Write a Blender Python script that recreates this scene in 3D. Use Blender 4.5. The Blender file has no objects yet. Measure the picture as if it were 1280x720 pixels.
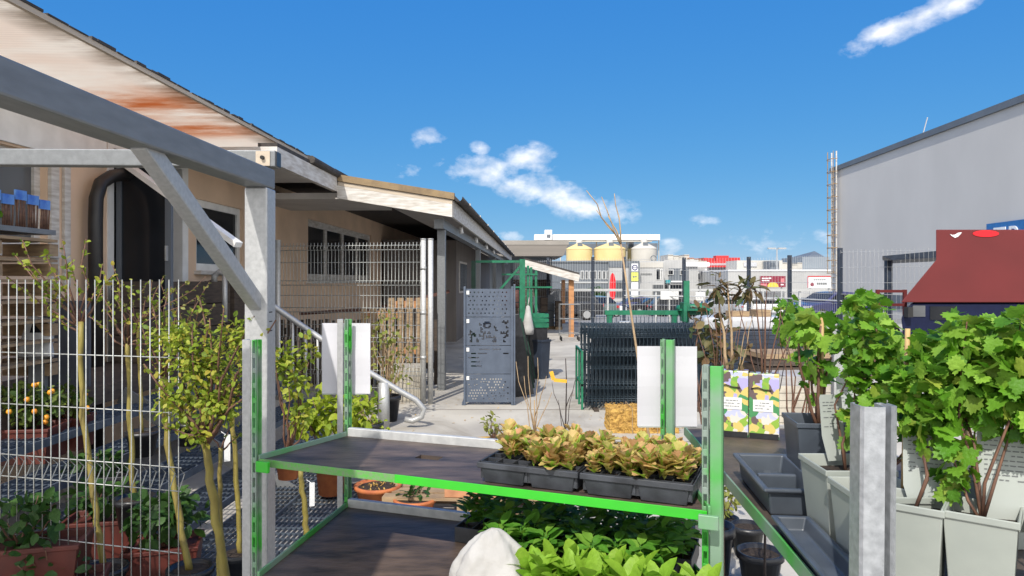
import bpy, bmesh, math, random
from mathutils import Vector, Matrix
S = bpy.context.scene
COL = S.collection
R = random.Random(7)
EYE, F, HY = 1.65, 880.0, 351.0      # eye height, focal length in photo pixels, horizon row
def at(px, py, Y):                   # a pixel of the photograph at a known distance
    return Vector(((px-640)/F*Y, Y, EYE+(HY-py)/F*Y))
def on(px, py, z):                   # a pixel of the photograph on a level surface
    Y = (EYE-z)*F/(py-HY)
    return Vector(((px-640)/F*Y, Y, z))
BROT = -math.radians(2.08)           # the buildings run 2 degrees right of the view axis
# ------------------------------------------------------------------ materials
def nodes(name):
    m = bpy.data.materials.new(name); m.use_nodes = True
    nt = m.node_tree; return m, nt, nt.nodes['Principled BSDF']
def mat(name, c1, c2=None, rough=.6, metal=0, scale=8, detail=6, bump=0, stretch=None, lo=.35, hi=.65, bscale=None, coat=0, spec=None):
    m, nt, p = nodes(name)
    p.inputs['Roughness'].default_value = rough; p.inputs['Metallic'].default_value = metal
    if spec is not None: p.inputs['Specular IOR Level'].default_value = spec
    if coat: p.inputs['Coat Weight'].default_value = coat
    tc = nt.nodes.new('ShaderNodeTexCoord'); mp = nt.nodes.new('ShaderNodeMapping')
    nt.links.new(tc.outputs['Object'], mp.inputs['Vector'])
    if stretch: mp.inputs['Scale'].default_value = stretch
    n = nt.nodes.new('ShaderNodeTexNoise'); n.inputs['Scale'].default_value = scale; n.inputs['Detail'].default_value = detail
    nt.links.new(mp.outputs['Vector'], n.inputs['Vector'])
    if c2 is None: c2 = tuple(v*.78 for v in c1)
    r = nt.nodes.new('ShaderNodeValToRGB')
    r.color_ramp.elements[0].position = lo; r.color_ramp.elements[1].position = hi
    r.color_ramp.elements[0].color = (*c2, 1); r.color_ramp.elements[1].color = (*c1, 1)
    nt.links.new(n.outputs['Fac'], r.inputs['Fac']); nt.links.new(r.outputs['Color'], p.inputs['Base Color'])
    if bump:
        n2 = nt.nodes.new('ShaderNodeTexNoise'); n2.inputs['Scale'].default_value = bscale or scale*4; n2.inputs['Detail'].default_value = 5
        nt.links.new(mp.outputs['Vector'], n2.inputs['Vector'])
        b = nt.nodes.new('ShaderNodeBump'); b.inputs['Strength'].default_value = bump; b.inputs['Distance'].default_value = .02
        nt.links.new(n2.outputs['Fac'], b.inputs['Height']); nt.links.new(b.outputs['Normal'], p.inputs['Normal'])
    return m
def leaf_mat(name, cols, trans=.35, rough=.5, spec=.35):
    m, nt, p = nodes(name)
    g = nt.nodes.new('ShaderNodeNewGeometry'); r = nt.nodes.new('ShaderNodeValToRGB')
    el = r.color_ramp.elements
    while len(el) < len(cols): el.new(.5)
    for i, c in enumerate(cols):
        el[i].position = i/(len(cols)-1) if len(cols) > 1 else 0; el[i].color = (*c, 1)
    nt.links.new(g.outputs['Random Per Island'], r.inputs['Fac'])
    tc = nt.nodes.new('ShaderNodeTexCoord'); n = nt.nodes.new('ShaderNodeTexNoise'); n.inputs['Scale'].default_value = 55
    nt.links.new(tc.outputs['Object'], n.inputs['Vector'])
    mx = nt.nodes.new('ShaderNodeMix'); mx.data_type = 'RGBA'; mx.blend_type = 'MULTIPLY'; mx.inputs['Factor'].default_value = .5
    cr = nt.nodes.new('ShaderNodeValToRGB'); cr.color_ramp.elements[0].color = (.6,.64,.55,1); cr.color_ramp.elements[0].position = .3; cr.color_ramp.elements[1].position = .6
    nt.links.new(n.outputs['Fac'], cr.inputs['Fac']) 
    nt.links.new(r.outputs['Color'], mx.inputs['A']); nt.links.new(cr.outputs['Color'], mx.inputs['B'])
    nt.links.new(mx.outputs['Result'], p.inputs['Base Color'])
    p.inputs['Roughness'].default_value = rough; p.inputs['Specular IOR Level'].default_value = spec
    nb = nt.nodes.new('ShaderNodeTexNoise'); nb.inputs['Scale'].default_value = 170; nb.inputs['Detail'].default_value = 3; nt.links.new(tc.outputs['Object'], nb.inputs['Vector'])
    bu = nt.nodes.new('ShaderNodeBump'); bu.inputs['Strength'].default_value = .55; bu.inputs['Distance'].default_value = .004; nt.links.new(nb.outputs['Fac'], bu.inputs['Height']); nt.links.new(bu.outputs['Normal'], p.inputs['Normal'])
    t = nt.nodes.new('ShaderNodeBsdfTranslucent'); nt.links.new(mx.outputs['Result'], t.inputs['Color'])
    a = nt.nodes.new('ShaderNodeMixShader'); a.inputs['Fac'].default_value = trans
    nt.links.new(p.outputs['BSDF'], a.inputs[1]); nt.links.new(t.outputs['BSDF'], a.inputs[2])
    nt.links.new(a.outputs['Shader'], nt.nodes['Material Output'].inputs['Surface'])
    return m
def worn_paint(name, paint, metal_c, level=.5, scale=14, rough=.42):
    m = mat(name, paint, metal_c, rough, .35, scale, 8, .05, lo=level-.06, hi=level+.06); return m
M = dict(
 galv=mat('galvanised', (.46,.465,.46), (.37,.375,.372), .45, .4, 70, 3, .04, lo=.3, hi=.7),
 galv_s=mat('spangled_zinc', (.47,.49,.51), (.31,.325,.34), .38, .45, 55, 3, .06, lo=.3, hi=.7),
 galv_b=mat('galvanised_dull_shaded', (.215,.225,.23), (.175,.183,.188), .5, .35, 45, 4, .05, stretch=(1,.25,1), lo=.3, hi=.7),  # darkened so the canopy cross beam carries its shade in the colour
 galv_w=mat('galvanised_pale', (.55,.555,.54), (.44,.445,.44), .5, .3, 30, 5, .03),
 wire=mat('zinc_wire', (.44,.45,.43), (.34,.35,.33), .45, .5, 60, 3),
 green=mat('dull_green_paint', (.10,.36,.06), (.17,.27,.13), .5, .1, 90, 5, .06),
 neon=mat('bright_green_paint', (.035,.47,.02), (.035,.38,.022), .42, 0, 6, 10, .03),
 postg=mat('green_stained_zinc', (.06,.40,.05), (.22,.33,.24), .45, .2, 5, 4, .04, lo=.40, hi=.66),
 flange=mat('green_flange', (.05,.36,.04), (.24,.30,.26), .45, .2, 6, 5, .04, lo=.42, hi=.62),
 ply=mat('brown_film_plywood', (.135,.095,.072), (.030,.023,.020), .5, 0, 7, 14, .15, lo=.32, hi=.70, stretch=(1,2.6,1)),
 plywarm=mat('worn_plywood', (.10,.075,.055), (.035,.028,.025), .5, 0, 12, 12, .12, lo=.3, hi=.75),
 concrete=mat('pale_concrete', (.47,.44,.38), (.34,.315,.275), .9, 0, 1.1, 15, .14, bscale=60, lo=.32, hi=.6),
 asphalt=mat('asphalt', (.075,.075,.078), (.05,.05,.052), .9, 0, 3, 8, .1),
 conc2=mat('concrete_block', (.47,.43,.35), (.33,.30,.25), .9, 0, 6, 10, .2),
 black=mat('black_plastic', (.022,.023,.026), (.012,.012,.014), .38, 0, 20, 5, .03),
 tray=mat('dark_tray_plastic', (.055,.06,.07), (.022,.024,.028), .42, 0, 14, 8, .05),
 greypot=mat('blue_grey_pot_plastic', (.075,.09,.11), (.05,.06,.075), .38, 0, 9, 5),
 palepot=mat('pale_grey_pot_plastic', (.35,.375,.335), (.29,.315,.285), .45, 0, 6, 8, .03),
 terra=mat('terracotta', (.50,.16,.05), (.36,.10,.035), .75, 0, 14, 8, .08),
 redbox=mat('red_brown_planter', (.11,.022,.014), (.07,.015,.010), .55, 0, 9, 8, .05),
 soil=mat('soil', (.05,.032,.02), (.02,.013,.009), .95, 0, 60, 8, .6),
 bark=mat('young_bark', (.20,.13,.08), (.11,.07,.045), .8, 0, 40, 8, .2),
 stem=mat('olive_stem', (.27,.22,.045), (.17,.13,.03), .6, 0, 24, 8, .15, stretch=(1,1,.4)),
 twig=mat('red_brown_twig', (.17,.085,.05), (.09,.045,.03), .7, 0, 40, 5),
 paletwig=mat('pale_twig', (.42,.30,.17), (.28,.19,.11), .7, 0, 30, 6),
 darktwig=mat('dark_twig', (.05,.035,.03), (.025,.018,.016), .7, 0, 30, 6),
 bamboo=mat('bamboo_cane', (.48,.33,.14), (.36,.23,.10), .55, 0, 25, 5),
 stucco=mat('beige_render', (.74,.54,.38), (.62,.45,.315), .9, 0, 1.6, 10, .08, bscale=90),
 board=mat('beige_boards', (.52,.44,.34), (.43,.36,.28), .8, 0, 2, 8, .05, stretch=(1,.4,14)),
 whitep=mat('white_paint', (.78,.78,.76), (.66,.66,.64), .5, 0, 5, 9, .03),
 weather=mat('weathered_white_boards', (.62,.60,.56), (.40,.36,.31), .7, 0, 5, 12, .1, stretch=(1,1,6), lo=.3),
 soffit=mat('grey_soffit', (.55,.525,.49), (.46,.44,.41), .8, 0, 3, 6),
 roofbr=mat('brown_roof', (.27,.19,.10), (.17,.12,.07), .8, 0, 5, 10, .15),
 darkroof=mat('dark_roofing', (.06,.052,.045), (.03,.026,.024), .8, 0, 9, 10, .3),
 glass=mat('dark_glass', (.010,.012,.015), (.016,.018,.022), .08, 0, 2, 2, spec=.3),
 greyglass=mat('grey_glass', (.10,.105,.11), (.075,.08,.085), .12, 0, 2, 2, spec=.6),
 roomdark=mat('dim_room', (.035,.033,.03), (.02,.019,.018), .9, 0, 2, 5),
 pipe=mat('black_pipe', (.02,.019,.018), (.012,.011,.011), .45, 0, 9, 5),
 wood=mat('weathered_wood', (.36,.25,.14), (.22,.15,.09), .8, 0, 6, 10, .15, stretch=(1,1,7)),
 woodred=mat('red_brown_wood', (.115,.045,.03), (.065,.026,.018), .7, 0, 6, 8, .1, stretch=(1,1,6)),
 darkwood=mat('dark_wood', (.085,.062,.045), (.045,.033,.025), .8, 0, 6, 8, .1, stretch=(1,1,6)),
 orangew=mat('orange_wood_post', (.50,.24,.10), (.36,.17,.07), .7, 0, 4, 8, .1, stretch=(1,1,5)),
 brick=mat('orange_brick', (.50,.24,.12), (.36,.16,.08), .85, 0, 9, 9, .15),
 anth=mat('anthracite_panel', (.10,.125,.17), (.08,.10,.138), .45, .2, 7, 6),
 navy=mat('navy_wire', (.03,.05,.068), (.02,.034,.046), .45, .1, 12, 5),
 navyb=mat('navy_boards', (.03,.042,.065), (.02,.028,.045), .5, 0, 7, 6, .05),
 gsteel=mat('green_steel', (.012,.17,.085), (.008,.11,.055), .45, 0, 9, 6, .03),
 dgreen=mat('dark_green_plastic', (.010,.05,.03), (.006,.025,.017), .5, 0, 6, 6),
 paper=mat('white_sheet', (.56,.56,.585), (.535,.535,.565), .55, 0, 3, 4),
 tag=mat('pale_label_card', (.40,.43,.40), (.36,.39,.36), .5, 0, 5, 5),
 ink=mat('grey_print', (.17,.18,.18), (.14,.145,.15), .7, 0, 9, 3),
 sack=mat('white_sack_cloth', (.46,.45,.43), (.36,.35,.33), .85, 0, 7, 10, .25),
 straw=mat('golden_straw', (.60,.37,.09), (.36,.20,.05), .85, 0, 30, 10, .7),
 yellow=mat('yellow_plastic', (.75,.42,.03), (.6,.33,.03), .5, 0, 12, 6),
 blue=mat('blue_print', (.02,.10,.45), (.12,.28,.62), .45, 0, 11, 5),
 redsign=mat('red_sign', (.56,.035,.035), (.48,.03,.03), .5, 0, 3, 3),
 maroon=mat('maroon_panel', (.125,.0145,.015), (.108,.0125,.013), .8, 0, 1.2, 6),
 brightred=mat('bright_red_print', (.80,.004,.012), None, .5),
 signwine=mat('wine_red_sign', (.25,.02,.045), None, .5),
 signyel=mat('yellow_sign', (.80,.55,.08), None, .5),
 signlime=mat('lime_sign', (.72,.74,.12), None, .5),
 signblue=mat('blue_sign', (.03,.16,.42), None, .5),
 teal=mat('teal_sign', (.02,.30,.34), None, .5),
 cladg=mat('grey_cladding', (.56,.54,.505), (.51,.492,.46), .75, 0, .3, 12, .02, stretch=(1,1,.6)),
 clad_d=mat('dark_grey_cladding', (.13,.15,.17), (.105,.12,.14), .6, 0, .6, 5),
 clad_w=mat('white_cladding', (.42,.42,.41), (.36,.36,.355), .7, 0, .5, 6),
 siloc=mat('cream_silo', (.66,.52,.24), (.58,.45,.20), .7, 0, .35, 8),
 silog=mat('grey_silo', (.50,.48,.43), (.43,.41,.37), .7, 0, .35, 8),
 white=mat('white_gloss', (.80,.80,.80), (.74,.74,.74), .35, 0, 2, 4),
 carw=mat('white_car_paint', (.75,.76,.77), None, .25, 0, coat=.6),
 cark=mat('black_car_paint', (.02,.022,.027), None, .25, 0, coat=.6),
 carg=mat('grey_green_car_paint', (.14,.19,.18), None, .3, .2, coat=.6),
 carb=mat('blue_car_paint', (.035,.04,.14), None, .3, .1, coat=.6),
 cars=mat('silver_car_paint', (.38,.40,.42), None, .3, .4, coat=.6),
 navyc=mat('navy_van_paint', (.007,.011,.04), None, .6, 0, spec=.2),
 rubber=mat('rubber', (.018,.018,.018), None, .8),
 film=mat('white_foil', (.50,.50,.51), (.38,.39,.41), .3, 0, 5, 6, .3),
 orange=mat('orange_fruit', (.80,.38,.03), (.72,.25,.015), .4, 0, 20, 3),
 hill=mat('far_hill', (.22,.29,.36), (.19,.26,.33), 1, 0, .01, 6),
)
L = dict(
 goji=leaf_mat('yellow_green_leaves', [(.18,.27,.02),(.34,.43,.04),(.13,.21,.02),(.46,.50,.07),(.42,.33,.05)], .4),
 currant=leaf_mat('currant_leaves', [(.11,.30,.02),(.22,.44,.04),(.05,.16,.012),(.31,.52,.06),(.15,.35,.02),(.06,.19,.015),(.40,.50,.07)], .42),
 dark=leaf_mat('dark_green_leaves', [(.025,.075,.015),(.05,.12,.02),(.02,.05,.012)], .25),
 citrus=leaf_mat('citrus_leaves', [(.06,.12,.02),(.14,.18,.03),(.035,.08,.015)], .25),
 lime=leaf_mat('lime_leaves', [(.30,.40,.03),(.40,.46,.04),(.16,.28,.02)], .4),
 olive=leaf_mat('olive_leaves', [(.22,.26,.05),(.32,.34,.08),(.18,.17,.05)], .35),
 lettr=leaf_mat('red_lettuce_leaves', [(.28,.50,.05),(.44,.60,.08),(.60,.58,.13),(.64,.42,.17),(.32,.53,.06),(.60,.32,.15),(.50,.60,.10),(.38,.55,.07),(.66,.50,.20)], .55),
 lettg=leaf_mat('green_lettuce_leaves', [(.22,.44,.03),(.32,.52,.05),(.16,.36,.02)], .4),
 basil=leaf_mat('seedling_leaves', [(.10,.30,.03),(.17,.42,.05),(.06,.21,.025),(.24,.46,.06)], .4),
 tipr=leaf_mat('lettuce_leaf_tips', [(.66,.40,.17),(.68,.54,.20),(.62,.30,.16),(.60,.58,.16),(.64,.46,.17)], .35),
 bronze=leaf_mat('bronze_leaves', [(.09,.10,.03),(.16,.09,.04),(.05,.08,.025),(.20,.15,.06)], .25),
)
# ------------------------------------------------------------------ mesh builder
class MB:
    def __init__(s): s.v, s.f, s.mi = [], [], []
    def add(s, vs, fs, m=0):
        n = len(s.v); s.v += [tuple(v) for v in vs]; s.f += [tuple(i+n for i in f) for f in fs]; s.mi += [m]*len(fs); return s
    def box(s, c, d, rz=0, m=0, mx=None):
        h = [x/2 for x in d]
        vs = [Vector((sx*h[0], sy*h[1], sz*h[2])) for sz in (-1,1) for sy in (-1,1) for sx in (-1,1)]
        mt = mx or Matrix.Rotation(rz, 3, 'Z')
        return s.add([Vector(c)+mt@v for v in vs], [(0,2,3,1),(4,5,7,6),(0,1,5,4),(2,6,7,3),(0,4,6,2),(1,3,7,5)], m)
    def lohi(s, a, b, m=0):
        return s.box([(x+y)/2 for x, y in zip(a, b)], [abs(y-x) for x, y in zip(a, b)], 0, m)
    def bar(s, p, q, w, h, m=0, up=(0,0,1)):
        p, q = Vector(p), Vector(q); d = q-p; l = d.length; d.normalize(); u = Vector(up)
        if abs(d.dot(u)) > .97: u = Vector((0,1,0))
        x = d.cross(u).normalized(); y = x.cross(d).normalized()
        return s.box((p+q)/2, (w, l, h), 0, m, Matrix((x, d, y)).transposed())
    def tube(s, pts, r, n=6, m=0, cap=True):
        pts = [Vector(p) for p in pts]; k = len(pts); rs = r if isinstance(r, (list, tuple)) else [r]*k
        vs = []; prev = None
        for i, p in enumerate(pts):
            d = (pts[min(i+1,k-1)]-pts[max(i-1,0)]).normalized()
            if prev is None:
                a = Vector((0,0,1)) if abs(d.z) < .9 else Vector((1,0,0)); x = d.cross(a).normalized()
            else: x = (prev-d*prev.dot(d)).normalized()
            prev = x; y = d.cross(x)
            vs += [p+(x*math.cos(2*math.pi*j/n)+y*math.sin(2*math.pi*j/n))*rs[i] for j in range(n)]
        fs = [(i*n+j, i*n+(j+1)%n, (i+1)*n+(j+1)%n, (i+1)*n+j) for i in range(k-1) for j in range(n)]
        if cap: fs += [tuple(range(n-1,-1,-1)), tuple(range((k-1)*n, k*n))]
        return s.add(vs, fs, m)
    def lathe(s, c, prof, n=20, m=0, sq=None):
        vs = []; c = Vector(c)
        for r, z in prof:
            vs += [c+Vector((r*math.cos(2*math.pi*j/n), r*math.sin(2*math.pi*j/n), z)) for j in range(n)]
        k = len(prof)
        fs = [(i*n+j, i*n+(j+1)%n, (i+1)*n+(j+1)%n, (i+1)*n+j) for i in range(k-1) for j in range(n)]
        return s.add(vs, fs, m)
    def prism(s, poly, o, ux, uy, un, t, m=0):     # outline in (ux,uy), thickness t along un
        o, ux, uy, un = Vector(o), Vector(ux), Vector(uy), Vector(un); n = len(poly)
        vs = [o+ux*a+uy*b for a, b in poly]+[o+ux*a+uy*b+un*t for a, b in poly]
        return s.add(vs, [tuple(range(n-1,-1,-1)), tuple(range(n,2*n))]+[(i,(i+1)%n,(i+1)%n+n,i+n) for i in range(n)], m)
    def sheet(s, c, t, nu=1, nv=1, skip=(), m=0):  # quad slab c=[A,B,C,D]; cells (i,j) in skip are real holes
        A, B, C, D = [Vector(x) for x in c]
        def P(i, j):
            u, v = i/nu, j/nv; return (A*(1-u)+B*u)*(1-v)+(D*(1-u)+C*u)*v
        N = (B-A).cross(D-A).normalized()*t; sk = set(skip); W = nu+1
        vs = [P(i,j) for j in range(nv+1) for i in range(W)]; K = len(vs); vs += [p-N for p in vs]
        fs = []; ok = lambda i, j: 0 <= i < nu and 0 <= j < nv and (i,j) not in sk
        for j in range(nv):
            for i in range(nu):
                if not ok(i,j): continue
                a, b, c_, d = j*W+i, j*W+i+1, (j+1)*W+i+1, (j+1)*W+i
                fs += [(a,b,c_,d), (d+K,c_+K,b+K,a+K)]
                if not ok(i,j-1): fs.append((b,a,a+K,b+K))
                if not ok(i,j+1): fs.append((d,c_,c_+K,d+K))
                if not ok(i-1,j): fs.append((a,d,d+K,a+K))
                if not ok(i+1,j): fs.append((c_,b,b+K,c_+K))
        return s.add(vs, fs, m)
    def build(s, name, mats, parent=None, smooth=False, local=False):
        me = bpy.data.meshes.new(name)
        vs = s.v
        if parent is not None and not local:
            r = parent
            while r.parent: r = r.parent
            inv = Matrix.LocRotScale(r.location, r.rotation_euler, None).inverted()
            vs = [tuple(inv@Vector(v)) for v in vs]
        me.from_pydata(vs, [], s.f); 
        for x in (mats if isinstance(mats, (list, tuple)) else [mats]): me.materials.append(x)
        if any(s.mi): me.polygons.foreach_set('material_index', s.mi)
        if smooth: me.polygons.foreach_set('use_smooth', [True]*len(me.polygons))
        me.update()
        o = bpy.data.objects.new(name, me); COL.objects.link(o)
        if parent is not None: o.parent = parent
        return o
def bev(o, w=.004, seg=2):
    b = o.modifiers.new('bevel', 'BEVEL'); b.width = w; b.segments = seg; b.limit_method = 'ANGLE'; return o
def tag(o, label, cat, group=None):
    o['label'] = label; o['category'] = cat
    if group: o['group'] = group
    return o
def thing(name, label, cat, loc=(0,0,0), rz=0, group=None):
    o = bpy.data.objects.new(name, None); COL.objects.link(o); o.location = loc; o.rotation_euler = (0,0,rz)
    o.empty_display_size = .1
    return tag(o, label, cat, group)
def struct(o, kind='structure'): o['kind'] = kind; return o
def copy_tree(o, loc, rz=0, label=None, scale=None):
    kids = {}
    for x in bpy.data.objects:
        if x.parent: kids.setdefault(x.parent, []).append(x)
    def rec(a, par):
        c = a.copy(); COL.objects.link(c)
        if par is not None: c.parent = par
        for k in kids.get(a, []): rec(k, c)
        return c
    r = rec(o, None); r.location = loc; r.rotation_euler = (0,0,rz)
    if label: r['label'] = label
    if scale: r.scale = (scale,)*3
    return r
# ------------------------------------------------------------------ plants
LOBED = [(0,0),(.20,-.12),(.46,.02),(.40,.20),(.60,.40),(.44,.50),(.46,.66),(.24,.64),(.26,.84),(.10,.84),(0,1.0),(-.10,.84),(-.26,.84),(-.24,.64),(-.46,.66),(-.44,.50),(-.60,.40),(-.40,.20),(-.46,.02),(-.20,-.12)]
OVAL = [(0,0),(.26,.28),(.30,.58),(.16,.86),(0,1),(-.16,.86),(-.30,.58),(-.26,.28)]
NARROW = [(0,0),(.17,.35),(.13,.72),(0,1),(-.13,.72),(-.17,.35)]
FRILL = [(0,0),(.10,.25),(.24,.40),(.20,.52),(.34,.66),(.26,.78),(.30,.94),(.14,.92),(.08,1.04),(0,.95),(-.10,1.05),(-.16,.92),(-.31,.92),(-.25,.78),(-.35,.64),(-.20,.50),(-.25,.40),(-.10,.25)]
def leaf(mb, p, d, n, ln, shape=OVAL, rng=R, curl=.25, fold=.18, m=0, tip=None, wid=1):
    d = Vector(d).normalized(); n = Vector(n); n = (n-d*n.dot(d))
    if n.length < 1e-3: n = Vector((0,0,1)).cross(d)+Vector((.01,0,0)); n -= d*n.dot(d)
    n.normalize(); x = d.cross(n)
    def P(a, b): return Vector(p)+x*(a*ln*wid)+d*(b*ln)+n*(ln*(fold*abs(a)-curl*b*b))
    vs = [P(a,b) for a, b in shape]; k = len(vs); vs.append(P(0,.5))
    mb.add(vs, [(i,(i+1)%k,k) for i in range(k)], m)
    if tip is not None:
        for i in range(k):
            if shape[i][1]+shape[(i+1)%k][1] > 2*tip: mb.mi[len(mb.mi)-k+i] = 1
def rdir(rng, up=0):
    while True:
        v = Vector((rng.uniform(-1,1), rng.uniform(-1,1), rng.uniform(-1,1)))
        if .05 < v.length < 1: v.normalize(); v.z += up; return v.normalized()
def cloud(mb, c, rad, n, ln, shape=OVAL, rng=R, up=.35, lo=.25, m=0, vary=.45):
    c = Vector(c)
    for _ in range(n):
        q = rdir(rng); r = (lo+(1-lo)*rng.random())
        p = c+Vector((q.x*rad[0], q.y*rad[1], q.z*rad[2]))*r
        leaf(mb, p, (q*.7+rdir(rng)*.8+Vector((0,0,-.1))), rdir(rng)+Vector((0,0,up+.6))+q*.4, ln*rng.uniform(1-vary,1+vary), shape, rng, rng.uniform(.05,.4), rng.uniform(.05,.3), m)
def crooked(p, q, rng, k=4, j=.03):
    p, q = Vector(p), Vector(q); L_ = (q-p).length
    return [p.lerp(q, i/k)+(Vector((0,0,0)) if i in (0,k) else rdir(rng)*j*L_) for i in range(k+1)]
def twigs(mb, p, tips, r0, r1, rng, j=.04, n=5, m=0, k=4):
    for t in tips:
        pts = crooked(p, t, rng, k, j); mb.tube(pts, [r0+(r1-r0)*i/k for i in range(k+1)], n, m)
        yield pts
def leaves_on(mb, pts, n, ln, shape, rng, start=.35, m=0):
    pts = [Vector(x) for x in pts]
    for _ in range(n):
        t = start+(1-start)*rng.random(); f = t*(len(pts)-1); i = min(int(f), len(pts)-2)
        p = pts[i].lerp(pts[i+1], f-i); d = (pts[i+1]-pts[i]).normalized()
        leaf(mb, p, d*.5+rdir(rng)*.9, rdir(rng)+Vector((0,0,.9)), ln*rng.uniform(.5,1.3), shape, rng, rng.uniform(0,.4), rng.uniform(.05,.25), m)
def round_pot(root, r, h, m, rim=.012, soil=True, taper=.72):
    mb = MB(); mb.lathe((0,0,0), [(.001,.002),(r*taper,0),(r*.93,h*.82),(r*.94,h*.82),(r+rim*.4,h*.83),(r+rim*.4,h),(r*.9,h),(r*.86,h*.88),(.001,h*.87)], 24)
    p = mb.build('pot', m, root, True, True)
    if soil:
        mb = MB(); mb.lathe((0,0,0), [(.001,h*.93),(r*.5,h*.92),(r*.88,h*.885)], 20); mb.build('soil', M['soil'], root, True, True)
    return p
def square_pot(root, w, h, m, taper=.78, wall=.004, lip=.014):
    a, b = w*taper/2, w/2
    mb = MB()
    def ring(s, z): return [(-s,-s,z),(s,-s,z),(s,s,z),(-s,s,z)]
    vs = ring(a,0)+ring(b-.004,h-lip)+ring(b,h-lip)+ring(b,h)+ring(b-wall,h)+ring(b-wall-.006,h*.82)
    fs = [(3,2,1,0)]
    for k in range(5):
        for i in range(4): fs.append((k*4+i, k*4+(i+1)%4, (k+1)*4+(i+1)%4, (k+1)*4+i))
    mb.add(vs, fs); p = bev(mb.build('pot', m, root, False, True), .004, 2)
    mb = MB(); s = b-wall-.004
    mb.sheet([(-s,-s,h*.84),(s,-s,h*.84),(s,s,h*.85),(-s,s,h*.83)], .01, 3, 3); mb.build('soil', M['soil'], root, False, True)
    return p
# ================================================================== ground, sky, far land
mb = MB()
def gz(y): return 0 if y < 27 else (-1.25*min(1, (y-27)/30))
ys = [-40,-10,0,5,10,15,20,24,27]+[27+i*2.5 for i in range(1,13)]+[70,90,130,200,400,900,2500]
xs = [-1500,-400,-120,-50,-20,-10,-5,0,5,10,20,50,120,400,1500]
vs = [(x,y,gz(y)) for y in ys for x in xs]; W = len(xs)
mb.add(vs, [(j*W+i,j*W+i+1,(j+1)*W+i+1,(j+1)*W+i) for j in range(len(ys)-1) for i in range(W-1)])
gm, nt_, pb_ = M['concrete'], M['concrete'].node_tree, M['concrete'].node_tree.nodes['Principled BSDF']
src = pb_.inputs['Base Color'].links[0].from_socket; tcg = nt_.nodes.new('ShaderNodeTexCoord'); ns = nt_.nodes.new('ShaderNodeTexNoise'); ns.inputs['Scale'].default_value = .55; ns.inputs['Detail'].default_value = 12; ns.inputs['Roughness'].default_value = .7; ns.inputs['Distortion'].default_value = 1.2
nt_.links.new(tcg.outputs['Object'], ns.inputs['Vector']); rs_ = nt_.nodes.new('ShaderNodeValToRGB'); rs_.color_ramp.elements[0].position = .50; rs_.color_ramp.elements[0].color = (1,1,1,1); rs_.color_ramp.elements[1].position = .68; rs_.color_ramp.elements[1].color = (.62,.59,.55,1); nt_.links.new(ns.outputs['Fac'], rs_.inputs['Fac'])
ms_ = nt_.nodes.new('ShaderNodeMix'); ms_.data_type = 'RGBA'; ms_.blend_type = 'MULTIPLY'; ms_.inputs['Factor'].default_value = 1; nt_.links.new(src, ms_.inputs['A']); nt_.links.new(rs_.outputs['Color'], ms_.inputs['B']); nt_.links.new(ms_.outputs['Result'], pb_.inputs['Base Color'])
struct(mb.build('ground', M['concrete']))
mb = MB()   # asphalt of the car park, 4 mm above the concrete
vs = [(x,y,gz(y)+.004) for y in ys if 27 <= y <= 200 for x in (-60,-20,0,20,60,110)]; n = len(vs)//6
mb.add(vs, [(j*6+i,j*6+i+1,(j+1)*6+i+1,(j+1)*6+i) for j in range(n-1) for i in range(5)])
struct(mb.build('car_park', mat('car_park_asphalt', (.24,.235,.225), (.19,.185,.18), .9, 0, .5, 8, .1, bscale=30)))
mb = MB()   # paving joints across the yard
rr = random.Random(3)
for y in (7.2, 9.0, 11.9, 15.1, 19.0): mb.lohi((-1.15,y,-.002),(9,y+.018,.003))
for x in (1.95, 5.0): mb.lohi((x,6.3,-.002),(x+.018,24,.0034))
struct(mb.build('paving_joints', mat('joint_dirt', (.16,.14,.12), None, .95)))
mb = MB(); rl = random.Random(77)
for _ in range(520):
    x, y = rl.uniform(-1.6,3.5), rl.uniform(3.2,14); leaf(mb, (x,y,.006+rl.random()*.006), (rl.uniform(-1,1),rl.uniform(-1,1),.05), (0,0,1), rl.uniform(.015,.05), NARROW, rl, .2, .3)
o = mb.build('leaf_litter', M['straw']); o['kind'] = 'stuff'; o['label'] = 'scattered dry leaf scraps on the concrete yard'; o['category'] = 'leaf litter'
mb = MB()
rr = random.Random(11); pts = []
for i in range(60):
    x = -1400+i*52; pts.append((x, 1700, 12+26*(math.sin(i*.55)+1)*.5+rr.uniform(0,12)))
vs = []
for x,y,z in pts: vs += [(x,y-200,-5),(x,y,z),(x,y+300,-5)]
mb.add(vs, [(3*i+k,3*i+3+k,3*i+4+k,3*i+1+k) for i in range(59) for k in (0,1)])
struct(mb.build('hills', M['hill'], None, True))

# ================================================================== galvanised canopy frame, left foreground
SHADE_PANEL = True
fr = thing('canopy_frame', 'large galvanised square tube canopy frame with diagonal brace at the left', 'frame', (-.97,2.7,0))
X0 = -.955; sk = .0363
def bl(y, x=X0): return x+sk*(y-2.65)
mb = MB(); zb, zt = 2.000, 2.076
pb = at(325,300,2.66)
mb.lohi((bl(2.66)-.042,2.62,0),(bl(2.66)+.044,2.715,zb-.001)); bev(mb.build('post', M['galv'], fr), .006)
mb = MB(); mb.lohi((bl(2.66)-.09,2.57,0),(bl(2.66)+.09,2.77,.012)); mb.build('foot_plate', M['galv'], fr)
mb = MB(); mb.bar((bl(-1.9),-1.9,(zb+zt)/2),(bl(2.71),2.71,(zb+zt)/2),.085,zt-zb); bev(mb.build('beam', M['galv_b'], fr), .006)
mb = MB(); mb.lohi((bl(-1.8)-.042,-1.84,0),(bl(-1.8)+.044,-1.75,zb-.001)); bev(mb.build('post', M['galv'], fr), .006)
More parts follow.
